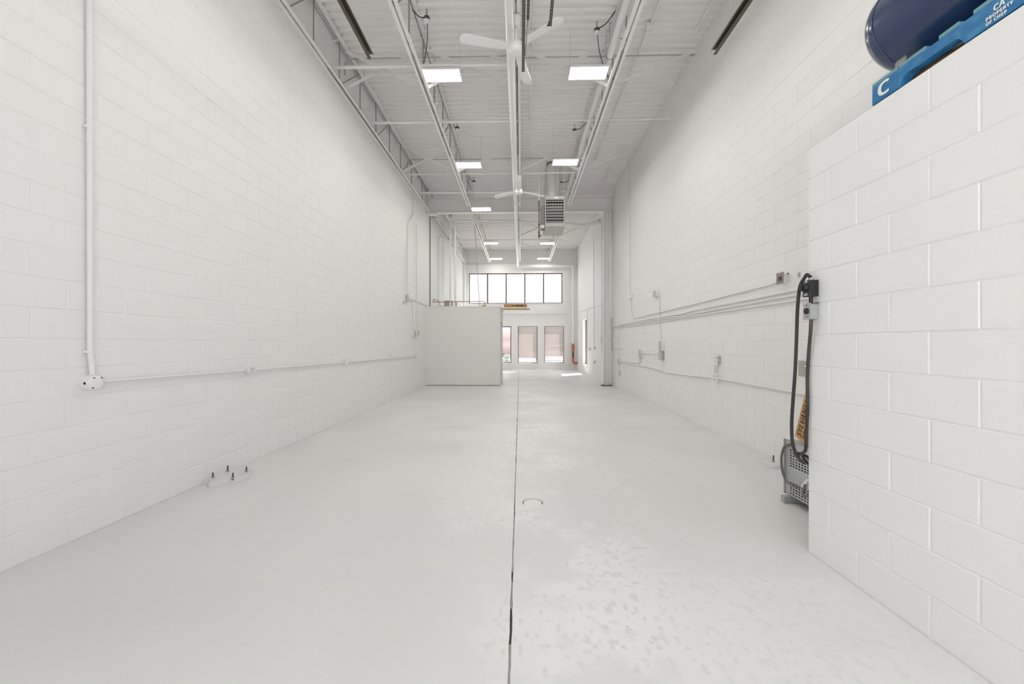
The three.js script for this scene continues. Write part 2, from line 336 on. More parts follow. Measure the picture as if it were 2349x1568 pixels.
// ------------------------------------------------------------------ far wall, its windows and what lies outside
{
  const xa = -2.80, xb = 2.26, ya = 3.56, yb = 5.2;
  const low = [[-1.56, -0.5], [-0.14, 0.92], [1.28, 2.35]];
  const s = hole(rect(XL - 0.25, -0.02, XR + 0.25, 6.62), xa, ya, xb, yb);
  for (const [a, b] of low) hole(s, a, 0.355, b, 2.33);
  const g2 = extrude(s, 0.3); g2.translate(0, 0, -DF - 0.3);
  struct('wall_far', g2, M.wallPlain);
  struct('trim_1', [ext(XL, 2.36, 3.0, 3.09, DF - 0.09, DF), ext(XL, 2.36, 3.09, 3.12, DF - 0.03, DF), ext(XL, XR, 5.66, 5.69, DF - 0.03, DF)], M.wallPlain);
  struct('trim_2', [ext(2.36, 2.40, 3.0, 3.6, DF - 0.04, DF), ext(XL, XR, 0.26, 0.29, DF - 0.03, DF)], M.wallPlain);
  struct('trim_3', ext(XL, XL + 0.16, 0, CEIL, DF - 0.35, DF), M.wallPlain);
  struct('gap_shade_trim_4', ext(XL - 0.01, XL + 0.016, 2.6, 5.7, 13.735, 13.785), M.bronze);  // brown strip added where the wall has a shadow gap, shade as colour
  // clerestory of five panes
  const w = struct('window_1'), d = DF + 0.1;
  part('window_frame', [ext(xa, xb, ya, ya + 0.045, d, d + 0.1), ext(xa, xb, yb - 0.045, yb, d, d + 0.1), ext(xa, xa + 0.045, ya, yb, d, d + 0.1), ext(xb - 0.045, xb, ya, yb, d, d + 0.1)], M.bronze, w);
  const step = (xb - xa) / 5;
  for (let i = 1; i < 5; i++) part('mullion', ext(xa + i * step - 0.034, xa + i * step + 0.034, ya + 0.045, yb - 0.045, d, d + 0.1), M.bronze, w);
  for (let i = 0; i < 5; i++) part('pane', ext(xa + i * step + 0.02, xa + (i + 1) * step - 0.02, ya + 0.04, yb - 0.04, d + 0.045, d + 0.051), M.glass, w);
  part('window_sill', ext(xa, xb, ya - 0.03, ya, DF - 0.02, d + 0.12), M.wallPlain, w);
  low.forEach(([a, b], i) => {
    const q = struct('window_' + (i + 2)), e = DF + 0.13;
    part('window_frame', [ext(a, b, 0.355, 0.395, e, e + 0.09), ext(a, b, 2.28, 2.33, e, e + 0.09), ext(a, a + 0.045, 0.355, 2.33, e, e + 0.09), ext(b - 0.045, b, 0.355, 2.33, e, e + 0.09)], M.bronze, q);
    part('pane', ext(a + 0.04, b - 0.04, 0.39, 2.29, e + 0.04, e + 0.046), M.glass, q);
  });
  // roller shades in the two right hand windows
  [[low[1], 0.62, 'left of the pair of half-drawn sheer shades, in the middle window of the far wall'], [low[2], 0.70, 'right of the pair of half-drawn sheer shades, beside the orange valve']].forEach(([[a, b], y, label]) => {
    const t = thing('roller_shade', label, 'window shade', V((a + b) / 2, y, DF + 0.08), 'roller shades in the far windows'), hw = (b - a) / 2 - 0.03;
    part('shade_fabric', ext(-hw, hw, 0, 2.27 - y, -0.001, 0.001), M.shade, t);
    const r = cyl(0.022, 0.022, hw * 2, 14); r.rotateZ(Math.PI / 2); r.translate(0, 2.29 - y, 0);
    part('roller_tube', r, M.white, t);
    part('hem_bar', box(hw * 2, 0.022, 0.008, 0, 0.008, 0, 0.003), M.white, t);
  });
  // window in the right wall near the far end
  const q = struct('window_5'), x0 = XR + 0.14;
  part('window_frame', [ext(x0, x0 + 0.08, 0.39, 0.43, 18.45, 19.7), ext(x0, x0 + 0.08, 2.49, 2.54, 18.45, 19.7), ext(x0, x0 + 0.08, 0.39, 2.54, 18.45, 18.5), ext(x0, x0 + 0.08, 0.39, 2.54, 19.65, 19.7)], M.bronze, q);
  part('pane', ext(x0 + 0.035, x0 + 0.041, 0.42, 2.5, 18.49, 19.66), M.glass, q);
  struct('trim_5', [ext(XR - 0.03, XR + 0.004, 0.3, 0.39, 18.35, 19.8), ext(XR - 0.03, XR + 0.004, 0.3, 2.9, 18.27, 18.37)], M.wallPlain);

  // outside
  struct('ground', ext(-60, 60, -0.45, -0.15, DF + 0.3, 75), M.asphalt);
  struct('ground_2', ext(XR + 0.3, 60, -0.45, -0.15, -5, DF + 0.3), M.asphalt);
  const bd = thing('brick_building', 'low reddish brick building across the lot seen through the far windows', 'building', V(0, -0.15, 46));
  part('wall', ext(-26, 26, 0, 4.4, 0, 12), M.brick, bd);
  part('parapet_cap', ext(-26.1, 26.1, 4.4, 4.6, -0.1, 12.1), M.white, bd);
  part('sign_band', ext(-6, 6.4, 2.9, 3.7, -0.12, 0), M.white, bd);
  for (let i = -4; i <= 4; i++) if (i) { const f = part('window', ext(i * 5.2 - 1.1, i * 5.2 + 1.1, 0.9, 2.4, -0.06, 0.02), M.bronze, bd); part('pane', ext(i * 5.2 - 1.0, i * 5.2 + 1.0, 1.0, 2.3, -0.08, -0.055), M.darkGlass, f); }
  const car = thing('car', 'white sedan parked across the lot, seen through the right shaded window', 'car', V(3.1, -0.15, 38));
  const body = new THREE.Shape(); body.moveTo(-2.2, 0.3); body.lineTo(-2.25, 0.7); body.quadraticCurveTo(-2.1, 0.88, -1.3, 0.92); body.lineTo(1.5, 0.95); body.quadraticCurveTo(2.2, 0.9, 2.25, 0.6); body.lineTo(2.2, 0.3); body.closePath();
  const bg = extrude(body, 1.7, 0.06); bg.translate(0, 0, -0.85); part('body', bg, M.carWhite, car);
  const cab = new THREE.Shape(); cab.moveTo(-1.3, 0.9); cab.quadraticCurveTo(-0.7, 1.42, -0.3, 1.45); cab.lineTo(0.6, 1.43); cab.quadraticCurveTo(1.1, 1.35, 1.6, 0.93); cab.closePath();
  const cg = extrude(cab, 1.4, 0.05); cg.translate(0, 0, -0.7); part('cabin', cg, M.carWhite, car);
  part('side_window', [box(1.3, 0.32, 0.02, 0.1, 1.15, 0.76)], M.darkGlass, car);
  for (const x of [-1.4, 1.4]) for (const z of [-0.8, 0.8]) { const wg = cyl(0.32, 0.32, 0.2, 24); wg.rotateX(Math.PI / 2); wg.translate(x, 0.32, z); part('wheel', wg, M.rubber, car); }
  const bush = thing('shrub', 'small green shrub outside the leftmost lower far window', 'shrub', V(-0.9, -0.15, 27)); bush.scale.setScalar(0.8);
  const leaves = []; for (let i = 0; i < 260; i++) { const a = rnd() * 6.28, r = Math.sqrt(rnd()) * 0.42, y = 0.15 + rnd() * 0.85; const l = new THREE.SphereGeometry(0.05 + rnd() * 0.03, 5, 4); l.scale(1, 0.35, 0.7); l.rotateX(rnd() * 3); l.rotateY(a); l.translate(Math.cos(a) * r * (1.15 - y * 0.5), y, Math.sin(a) * r * (1.15 - y * 0.5)); leaves.push(l); }
  part('foliage', [mergeGeometries(leaves)], M.leaf, bush);
  part('stem', [bar(new THREE.Vector3(0, 0, 0), new THREE.Vector3(0.02, 0.6, 0), 0.02)], M.wood, bush);
}

// ------------------------------------------------------------------ column, beam, joists, bracing
{
  const c = thing('steel_column', 'white steel column standing against the right wall under the cross beam', 'column', V(2.822, 0, BEAM));
  const h = 5.71;
  part('flange', box(0.012, h, 0.2, -0.1, h / 2, 0, 0.002), M.steel, c); part('flange', box(0.012, h, 0.2, 0.1, h / 2, 0, 0.002), M.steel, c);
  part('web', box(0.19, h, 0.009, 0, h / 2, 0), M.steel, c);
  part('base_plate', box(0.32, 0.02, 0.3, 0, 0.01, 0, 0.003), M.darkSteel, c);
  for (const [x, z] of [[-0.13, 0.12], [0.13, 0.12]]) part('anchor_bolt', (() => { const g = cyl(0.012, 0.012, 0.06, 8); g.translate(x, 0.045, z); return g; })(), M.darkSteel, c);
  part('cap_plate', box(0.24, 0.02, 0.24, 0, h - 0.01 + 0.02 - 0.02, 0), M.steel, c);

  const b = thing('cross_beam', 'deep white steel beam crossing the hall above the white room', 'beam', V(0, 5.71, BEAM));
  const L = XR - XL, mx = (XR + XL) / 2;
  part('bottom_flange', box(L, 0.018, 0.2, mx, 0.009, 0, 0.003), M.steel, b);
  part('web', box(L, 0.44, 0.012, mx, 0.235, 0), M.steel, b);
  part('top_flange', box(L, 0.018, 0.2, mx, 0.464, 0, 0.003), M.steel, b);
  part('bearing_plate', [box(0.34, 0.05, 0.22, XL + 0.17, -0.026, 0, 0.004)], M.steel, b);
}
const JX = [-3.035, -1.625, -0.06, 1.52];
const JB = 5.715, JT = CEIL;                                     // bottom of the bottom chord, top of the top chord
const NODES = [2.6, 3.45, 4.3, 5.15, 5.86, 6.71, 7.58, 8.42, 9.3, 10.16, 11.2, 12.4];
function angles(x, y, d0, d1, up) {                                // two L angles with a gap between them
  const g = [], leg = 0.052, t = 0.006, gap = 0.011;
  for (const s of [-1, 1]) {
    const a = s < 0 ? x - gap - leg : x + gap, yb = up ? y : y - t;
    g.push(ext(a, a + leg, yb, yb + t, d0, d1));
    const vx = s < 0 ? x - gap - t : x + gap;
    g.push(up ? ext(vx, vx + t, y, y + leg, d0, d1) : ext(vx, vx + t, y - leg, y, d0, d1));
  }
  return g;
}
function joist(x, d0, d1, b0, b1, nodes, label) {
  const t = thing('roof_joist', label, 'joist', null, 'open-web roof joists');
  part('top_chord', angles(x, JT, d0, d1, false), M.steel, t);
  part('bottom_chord', angles(x, JB, b0, b1, true), M.steel, t);
  nodes.forEach((d, i) => {
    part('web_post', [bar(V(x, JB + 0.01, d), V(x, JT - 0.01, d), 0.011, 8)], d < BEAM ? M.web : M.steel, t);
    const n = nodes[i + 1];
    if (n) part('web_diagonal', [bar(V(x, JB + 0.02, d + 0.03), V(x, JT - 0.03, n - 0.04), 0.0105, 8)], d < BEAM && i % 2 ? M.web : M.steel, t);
  });
  const f = nodes[0], l = nodes[nodes.length - 1];
  part('end_diagonal', [bar(V(x, JB + 0.02, l + 0.03), V(x, JT - 0.04, d1 - 0.12), 0.013, 8)], M.steel, t);
  if (f > d0 + 0.3) part('end_diagonal', [bar(V(x, JB + 0.02, f - 0.03), V(x, JT - 0.04, d0 + 0.1), 0.013, 8)], M.steel, t);
  part('joist_seat', [ext(x - 0.06, x + 0.06, JT - 0.30, JT - 0.006, d1 - 0.1, d1 - 0.005)], M.steel, t);
  return t;
}
const jl = ['tight along the left wall', 'second from the left wall', 'hanging beside the round middle pipe', 'rightmost, beside the pipe with hoop clamps'];
JX.forEach((x, i) => {
  joist(x, DB, BEAM, i ? DB : DB, i === 0 ? 13.25 : 12.75, NODES, 'near white open-web roof joist ' + jl[i]);
  const fn = []; for (let d = BEAM + 0.75; d < 21; d += 0.9) fn.push(d);
  joist(i === 0 ? x + 0.06 : x, BEAM + 0.01, DF, BEAM + 0.5, DF - 0.35, fn, 'far white open-web roof joist beyond the cross beam, ' + jl[i]);
});
{
  // bridging: crossed flats between neighbouring joists, single flats to the right wall
  const planes = [[6.9, 'nearest the camera'], [10.25, 'just before the unit heater'], [16.4, 'beyond the cross beam'], [19.9, 'nearest the far windows']];
  const between = ['left to second joist', 'second to middle joist', 'middle to right joist'];
  for (const [d, where] of planes) {
    for (let i = 0; i < 3; i++) {
      if (d > 13 && i < 2) continue;
      const t = thing('cross_bracing', 'crossed steel braces from ' + between[i] + ', ' + where, 'brace', V((JX[i] + JX[i + 1]) / 2, JB, d), 'crossed roof braces');
      const a = JX[i] - (JX[i] + JX[i + 1]) / 2 + 0.02, b = -a;
      for (const s of [0, 1]) part('brace_bar', [flat(new THREE.Vector3(a, s ? 0.03 : 0.7, s * 0.03), new THREE.Vector3(b, s ? 0.7 : 0.03, s * 0.03), 0.055, 0.005)], M.steel, t);
    }
    single('wall_brace', [flat(V(JX[3] + 0.03, JB + 0.03, d), V(XR - 0.005, JB + 0.62, d), 0.045, 0.006)], M.steel, 'slanting steel brace from right joist up to wall, ' + where, 'brace', 'wall braces');
  }
  // straight pipes and angles running across under the roof
  const bars = [[XL, 0.0, 5.86, 6.5, 0.026, 'thick white cross pipe left of the near ceiling fan'], [XL, -0.02, 5.86, 8.15, 0.028, 'thick white cross pipe on the left behind the two nearest lights'], [-0.06, XR, 5.855, 8.15, 0.014, 'thin white cross conduit running to the right wall behind the two nearest lights'],
    [XL, 1.5, 5.85, 10.62, 0.02, 'white cross pipe passing in front of the heater flue'], [XL, 1.6, 5.86, 11.95, 0.03, 'white cross pipe last before the cross beam'],
    [XL, 1.2, 5.75, 14.6, 0.022, 'white cross pipe just past the cross beam'], [XL, 1.8, 5.9, 17.6, 0.03, 'white cross pipe halfway over the far bay'], [XL, 2.3, 6.05, 19.6, 0.02, 'white cross pipe close to the far windows']];
  for (const [a, b, y, d, r, label] of bars) single('cross_pipe', [bar(V(a, y, d), V(b, y, d), r, 12)], M.pipe, label, 'pipe');
  // electrical conduits tight under the deck
  const cd = [[XL, -0.1, 7.05, 'from left wall to middle joist behind the near fan'], [-0.05, XR, 7.1, 'from middle joist to right wall behind the near fan'], [XL, 1.5, 10.95, 'at the second pair of lights']];
  for (const [a, b, d, label] of cd) single('ceiling_conduit', [tube([V(a + 0.01, 6.1, d), V(a + 0.02, CEIL - 0.09, d), V(b, CEIL - 0.09, d)], 0.011, 0.12)], M.galv, 'dark conduit across the deck ' + label, 'conduit');
  const lens = [[2.055, 5.2, 11.2, 'right of the right joist'], [0.2, 3, 9.5, 'right of the middle joist'], [2.84, 3, 6.7, 'close to the right wall'], [2.6, 10.6, 13.2, 'ending at the column top'], [0.2, 9.9, 13.2, 'behind the far fan']];
  for (const [x, a, b, label] of lens) {
    const t = thing('ceiling_conduit', 'white thin conduit running lengthwise under the deck ' + label, 'conduit', V(x, CEIL - 0.05, a));
    part('conduit_run', [bar(V(0, 0, 0), V(0, 0, b - a), 0.014, 10)], M.pipe, t);
    if (x === 2.055 || x === 0.2) part('junction_box', [box(0.1, 0.06, 0.1, 0, 0.01, a > 5 ? -1.3 : -3.6, 0.008)], M.pipe, t);
    if (x === 2.055) part('end_box', [(() => { const g = cyl(0.05, 0.055, 0.05, 16); g.translate(0, 0, -(b - a)); return g; })()], M.fanWhite, t);
  }
}

// ------------------------------------------------------------------ LED fixtures
{
  const housing = [ext(-0.31, 0.31, 0.012, 0.05, -0.15, 0.15, 0.006)];
  const ends = [ext(-0.312, -0.3, -0.004, 0.05, -0.15, 0.15, 0.003), ext(0.3, 0.312, -0.004, 0.05, -0.15, 0.15, 0.003)];
  const hg = merge(housing), eg = ends, strip = box(0.598, 0.02, 0.114, 0, 0.006, 0, 0.006);
  const rows = [['L', -1.285, 6.62, 'left of the nearest pair under the roof'], ['R', 1.10, 6.62, 'right of the nearest pair under the roof'],
    ['L', -1.275, 9.95, 'left of the second pair from the camera'], ['R', 1.085, 9.85, 'right of the second pair, in front of the heater flue'],
    ['L', -1.25, 12.86, 'hanging alone just in front of the cross beam'],
    ['L', -1.28, 17.65, 'left one halfway over the far bay'], ['R', 1.17, 17.75, 'right one halfway over the far bay'],
    ['L', -1.25, 20.9, 'left one close to the far windows'], ['R', 1.17, 20.9, 'right one close to the far windows'],
    ['L', -1.285, 3.3, 'left one overhead, nearer than the frame'], ['R', 1.10, 3.3, 'right one overhead, nearer than the frame']];
  for (const [side, x, d, where] of rows) {
    const y = d > 12 && d < 13 ? 5.65 : 5.765, t = thing('ceiling_light', 'white twin-strip LED ceiling light, ' + where, 'ceiling light', V(x, y, d), 'twin-strip LED ceiling lights');
    part('housing', hg, M.fanWhite, t);
    for (const g of eg) part('end_cap', g, M.fanWhite, t);
    for (const s of [-1, 1]) { const m = part('led_strip', strip, M.glow, t); m.position.z = s * 0.085; }
    for (const s of [-1, 1]) {
      const h = part('hanger_wire', [bar(new THREE.Vector3(s * 0.29, 0.05, 0), new THREE.Vector3(s * 0.29, CEIL + 0.02 - y, 0), 0.0022, 5)], M.galv, t);
      const ring = new THREE.TorusGeometry(0.03, 0.003, 6, 18); ring.scale(0.8, 1, 1); ring.translate(s * 0.29 - 0.02, 0.11, 0.01);
      part('wire_coil', [ring], M.galv, h);
    }
    const l = new THREE.RectAreaLight(new THREE.Color().setRGB(1, 0.98, 0.95), LAMP * (d > 19 ? 0.5 : d > 15 ? 0.8 : 1), 0.598, 0.28);
    l.position.set(0, -0.012, 0); l.lookAt(0, -1, 0); l.rotation.set(-Math.PI / 2, 0, 0); t.add(l);
  }
}
// ------------------------------------------------------------------ ceiling fans
{
  const blade = (() => {
    const s = new THREE.Shape(); s.moveTo(0.09, -0.035); s.lineTo(0.2, -0.062); s.lineTo(0.66, -0.072); s.quadraticCurveTo(0.75, -0.07, 0.75, 0); s.quadraticCurveTo(0.75, 0.07, 0.66, 0.072); s.lineTo(0.2, 0.055); s.lineTo(0.09, 0.035); s.closePath();
    const g = extrude(s, 0.006, 0.002); g.rotateX(-Math.PI / 2);
    const p = g.attributes.position; for (let i = 0; i < p.count; i++) { const r = p.getX(i); if (r > 0.5) p.setY(i, p.getY(i) - (r - 0.5) * 0.06); }
    g.rotateX(0.2); g.computeVertexNormals(); return g;
  })();
  const fan = (px, py, angs, label, topY) => {
    const p = onY(px, py, EYE + 3.93), t = thing('ceiling_fan', label, 'ceiling fan', p, 'three-blade ceiling fans');
    part('motor_housing', lathe([[0, -0.075], [0.055, -0.073], [0.085, -0.055], [0.092, -0.02], [0.092, 0.03], [0.075, 0.06], [0.04, 0.085], [0, 0.085]], 32), M.fanWhite, t);
    part('down_rod', [bar(new THREE.Vector3(0, 0.08, 0), new THREE.Vector3(0, topY - p.y, 0), 0.014, 12)], M.fanWhite, t);
    const c = lathe([[0.02, -0.14], [0.05, -0.12], [0.066, -0.03], [0.068, 0], [0, 0]], 24); c.translate(0, topY - p.y, 0); part('canopy', c, M.fanWhite, t);
    for (const a of angs) {
      const b = part('fan_blade', blade, M.fanWhite, t); b.rotation.y = a;
      const br = part('blade_bracket', [box(0.1, 0.008, 0.045, 0.1, 0.008, 0, 0.003)], M.fanWhite, b); br.rotation.x = 0.2;
    }
  };
  const A = (deg) => deg * Math.PI / 180;                        // 0 = to the right, 90 = away from the camera
  fan(1184, 110, [A(196), A(319), A(77)], 'white three-blade ceiling fan nearest the camera, between the nearest lights', JB);
  fan(1190.5, 439, [A(150), A(28), A(270)], 'smaller looking white ceiling fan farther back, left of the unit heater', JB);
}
// ------------------------------------------------------------------ pipes along the roof
{
  const t = thing('sprinkler_main', 'thick white pipe down the roof middle, ending in an orange valve in the far corner', 'pipe');
  const y = EYE + 4.15, x = -0.142, dE = 21.5;
  part('pipe_run', [tube([V(x, y, DB), V(x, y, 10), V(x, y, dE - 0.02)], 0.056, 0.1, 20)], M.pipe, t);
  part('elbow', [tube([V(x, y, dE - 0.16), V(x, y, dE), V(x + 0.18, y, dE)], 0.07, 0.13, 18)], M.pipe, t);
  part('cross_run', [bar(V(x + 0.1, y, dE), V(2.66, y, dE), 0.05, 18)], M.pipe, t);
  part('elbow', [tube([V(2.6, y, dE), V(2.78, y, dE), V(2.78, y - 0.18, dE)], 0.066, 0.13, 18)], M.pipe, t);
  part('riser', [bar(V(2.78, 1.38, dE), V(2.78, y - 0.1, dE), 0.06, 18)], M.pipe, t);
  part('alarm_valve', [(() => { const g = lathe([[0.05, -0.22], [0.075, -0.22], [0.075, -0.17], [0.06, -0.16], [0.085, -0.08], [0.092, 0], [0.08, 0.1], [0.062, 0.14], [0.08, 0.15], [0.08, 0.2], [0.05, 0.2]], 20); g.translate(2.78, 1.19, -dE); return g; })()], M.valve, t);
  part('lower_pipe', [bar(V(2.78, 0.6, dE), V(2.78, 1.0, dE), 0.055, 16)], M.bronze, t);
  part('base_elbow', [tube([V(2.78, 0.66, dE), V(2.78, 0.44, dE), V(2.86, 0.36, dE), V(XR + 0.003, 0.36, dE)], 0.062, 0.15, 16), (() => { const g = cyl(0.085, 0.085, 0.03, 18); g.translate(2.78, 0.66, -dE); return g; })()], M.valve, t);
  for (const d of [4.6, 8.3, 11.9, 15.5, 19]) part('pipe_hanger', [(() => { const g = new THREE.TorusGeometry(0.06, 0.005, 6, 24); g.translate(x, y, -d); return g; })(), bar(V(x, y + 0.058, d), V(x, CEIL + 0.02, d), 0.005, 6)], M.pipe, t);

  const u = thing('vent_pipe', 'white round pipe with hoop clamps running beside the right roof joist', 'pipe');
  const px = 1.425, py = EYE + 4.6, cut = [DB, 2.9, 6.5, 10.12, 12.05, 12.7];
  for (let i = 0; i + 1 < cut.length; i++) part('pipe_section', [bar(V(px, py, cut[i]), V(px, py, cut[i + 1] - 0.012), 0.055 + 0.0015 * (i % 2), 18)], M.pipe, u);
  for (const d of [2.9, 6.5, 10.12, 12.05]) part('hoop_clamp', [(() => { const g = new THREE.TorusGeometry(0.064, 0.006, 6, 24); g.translate(px, py, -d + 0.006); return g; })(), bar(V(px, py + 0.06, d), V(px, CEIL + 0.02, d), 0.005, 6)], M.galv, u);

  // duct from the white room up and across below the beam
  const D = 14.25, p0 = onD(1044, 700, D), p1 = onD(1044, 506, D), p2 = onD(1160, 506, D), p3 = onD(1250, 511, D), p4 = onD(1302, 513, D), p5 = onD(1340, 517, D), p6 = onD(1374, 507, D);
  p0.y = 2.62;
  const dd = thing('exhaust_duct', 'white exhaust pipe rising from the white room roof and sagging across to the right column', 'duct');
  part('riser', [tube([p0, p1, p2, p3], 0.036, 0.14, 14)], M.pipe, dd);
  part('flexible_sleeve', [tube(smooth([p3, p4, p5, p6], 8), 0.062, 0.01, 16)], M.pipe, dd);
  part('end_collar', [(() => { const a = p6.clone().sub(p5).normalize(); return bar(p6.clone(), p6.clone().addScaledVector(a, 0.04), 0.075, 18); })()], M.galv, dd);
  const q0 = onD(1033, 700, 14.4), q1 = onD(1033, 494, 14.4); q0.y = 2.62;
  const vs = thing('vent_stack', 'vertical white vent stack left of the exhaust duct above the white room', 'pipe');
  part('pipe_run', [bar(q0, V(q1.x, CEIL + 0.02, -q1.z), 0.034, 14)], M.pipe, vs);
  part('collar', [bar(V(q1.x, q1.y - 0.05, 14.4), V(q1.x, q1.y + 0.03, 14.4), 0.05, 14)], M.galv, vs);
  const a = onD(1089, 520, 15), b = onD(1100.5, 692, 15); b.y = 2.61;
  single('slanting_pipe', [tube([V(a.x, CEIL + 0.02, 15), a, b], 0.014, 0.1, 10)], M.galv, 'thin slanting grey pipe from the roof down to the white room, before the clerestory window', 'pipe');
  const c0 = onD(1199, 470, 21.3), c1 = onD(1199, 684, 21.3), c2 = onD(1226, 684, 21.3), c3 = onD(1226, 716, 21.3);
  const dc = thing('drop_conduit', 'thin white conduit dropping before the clerestory window and stepping right at its sill', 'conduit');
  part('conduit_run', [tube([V(c0.x, CEIL, 21.3), onD(1199, 700, 21.3)], 0.014, 0.05), tube([c1, c2, c3], 0.014, 0.05)], M.pipe, dc);
}
// ------------------------------------------------------------------ unit heater
{
  const t = thing('unit_heater', 'grey gas unit heater with dark louvres hung from the roof right of the middle', 'heater', V(0.93, 4.555, 11.02));
  const w = 0.265, h = 0.83, dp = 0.92;
  const f = hole(rect(-w, 0, w, h), -w + 0.025, 0.1, w - 0.025, h - 0.1);
  const fg = extrude(f, 0.012, 0.002); part('front_frame', fg, M.heater, t);
  part('casing', [ext(-w, -w + 0.006, 0, h, 0, dp), ext(w - 0.006, w, 0, h, 0, dp), ext(-w, w, h - 0.006, h, 0, dp), ext(-w, w, 0, 0.006, 0, dp), ext(-w, w, 0, h, dp - 0.006, dp)], M.boxGrey, t);
  part('shaded_back', [ext(-w + 0.007, w - 0.007, 0.007, h - 0.007, 0.2, 0.3)], M.black, t); part('shaded_lining', [ext(-w + 0.007, -w + 0.012, 0.01, h - 0.01, 0.012, 0.2), ext(w - 0.012, w - 0.007, 0.01, h - 0.01, 0.012, 0.2), ext(-w + 0.01, w - 0.01, 0.008, 0.013, 0.012, 0.2)], M.black, t);  // black back and lining added: shade behind the louvres put into colour
  for (let i = 0; i < 6; i++) part('exchanger_tube', [ext(-0.2 + i * 0.075, -0.175 + i * 0.075, 0.5, h - 0.12, 0.12, 0.2, 0.008)], M.web, t);
  for (let i = 0; i < 8; i++) { const m = part('louvre', [box(2 * w - 0.055, 0.034, 0.004, 0, 0, 0)], M.slat, t); m.position.set(0, 0.135 + i * 0.08, -0.014); m.rotation.x = 0.35; }
  part('maker_label', [box(0.11, 0.03, 0.003, 0.035, h - 0.045, 0.016)], M.white, t);
  part('control_box', [ext(-w - 0.1, -w, 0.03, 0.6, 0.05, 0.5, 0.01)], mat(0.16, 0.145, 0.13, 0.5), t);
  part('gas_valve', [ext(-w - 0.12, -w - 0.01, -0.02, 0.06, 0.02, 0.14, 0.01)], M.boxGrey, t);
  for (const x of [-0.21, 0.21]) for (const d of [0.2, 0.75]) part('hanger_rod', [bar(V(x, h, d), V(x, CEIL + 0.02 - 4.555, d), 0.008, 8)], M.galv, t);
  const g = thing('gas_pipe', 'dark gas pipe hanging down to the left side of the unit heater', 'pipe');
  const a = onD(1236.5, 410, 11.2), b = onD(1236.5, 541, 11.2);
  part('upper_pipe', [bar(V(a.x, a.y - 0.6, 11.2), V(a.x, CEIL, 11.2), 0.0145, 10)], M.pipe, g); part('pipe_run', [tube([V(a.x, a.y - 0.6, 11.2), V(b.x, b.y, 11.2), V(b.x + 0.06, b.y, 11.16)], 0.014, 0.03, 10)], M.bronze, g);
  part('union', [bar(V(a.x, b.y + 0.3, 11.2), V(a.x, b.y + 0.33, 11.2), 0.03, 12)], M.bronze, g);
  part('drip_leg', [bar(V(a.x, b.y - 0.06, 11.2), V(a.x, b.y + 0.12, 11.2), 0.022, 12)], M.bronze, g);
  const fl = thing('heater_flue', 'wide pale flue pipe rising from the unit heater into the roof deck', 'duct', V(0.89, 5.385, 11.5));
  part('flue_pipe', [bar(V(0, 0, 0), V(0, CEIL + 0.02 - 5.385, 0), 0.112, 28)], M.pipe, fl);
  part('roof_collar', [bar(V(0, CEIL - 5.41, 0), V(0, CEIL - 5.39, 0), 0.15, 28)], M.darkSteel, fl);
}
// ------------------------------------------------------------------ overhead door hardware
{
  const Y = EYE + 3.07;
  const trk = (px, py, s, label) => {
    const p = onY(px, py, Y), d1 = -p.z, x = p.x, t = thing('door_track', label, 'door track', V(x, Y, DB));
    const L = d1 - DB, q = (x0, x1, y0, y1, a = 0, b = L) => ext(Math.min(s * x0, s * x1), Math.max(s * x0, s * x1), y0, y1, a, b);
    part('track_channel', [q(-0.028, 0.028, 0.05, 0.053), q(0.025, 0.028, 0, 0.053), q(0.0, 0.028, -0.002, 0.001), q(-0.002, 0.001, -0.002, 0.012), q(-0.028, -0.025, 0.035, 0.053)], M.darkSteel, t);
    part('track_angle', [q(0.028, 0.031, 0.015, 0.085, 0, L - 0.16), q(0.028, 0.07, 0.082, 0.085, 0, L - 0.16)], M.darkSteel, t);
  };
  trk(851, 135, -1, 'dark steel overhead-door track on the left, ending under the roof');
  trk(1637, 125, 1, 'dark steel overhead-door track on the right, in front of the right wall');
  const perf = (x, y, d0, d1, w, name) => {
    const s = rect(-w / 2, d0, w / 2, d1);
    for (let d = d1 - 0.03; d > Math.max(d0 + 0.02, d1 - 1.6); d -= 0.041) { const p = new THREE.Path(); p.absarc(0, d, 0.0052, 0, Math.PI * 2, true); s.holes.push(p); }
    const g = new THREE.ExtrudeGeometry(s, { depth: 0.003, bevelEnabled: false, curveSegments: 4 }); g.rotateX(-Math.PI / 2); g.translate(x, y, 0); return g;
  };
  const y2 = EYE + 3.1, a = onY(1200, 165, y2), b = onY(1262, 58, y2);
  const t = thing('perforated_rail', 'dark perforated steel angle in the middle of the roof, longer of the two', 'rail', V(a.x, y2, 0));
  part('rail_strip', perf(0, 0, DB, -a.z, 0.03), M.darkSteel, t);
  part('rail_leg', [ext(0.013, 0.016, 0, 0.04, DB, -a.z)], M.darkSteel, t);
  part('second_strip', perf(0.042, 0.02, DB, 3.9, 0.026), M.darkSteel, t);
  part('brace_strip', [flat(V(0.044, 0.02, 3.86), V(0.024, 0.012, 4.36), 0.02, 0.004, new THREE.Vector3(0.6, 1, 0))], M.darkSteel, t);
  const u = thing('perforated_rail', 'short dark perforated steel angle right of the longer one, with a flared end', 'rail', V(b.x, y2, 0));
  part('rail_strip', perf(0, 0, DB, -b.z - 0.04, 0.03), M.darkSteel, u);
  part('rail_leg', [ext(0.012, 0.015, 0, 0.035, DB, -b.z - 0.04)], M.darkSteel, u);
  part('flared_end', [(() => { const s = new THREE.Shape(); s.moveTo(-0.014, 0); s.lineTo(0.014, 0); s.lineTo(0.016, 0.07); s.lineTo(-0.034, 0.07); s.closePath(); const g = extrude(s, 0.004); g.rotateX(-Math.PI / 2); g.translate(0, -0.002, b.z + 0.06); return g; })()], M.darkSteel, u);
}
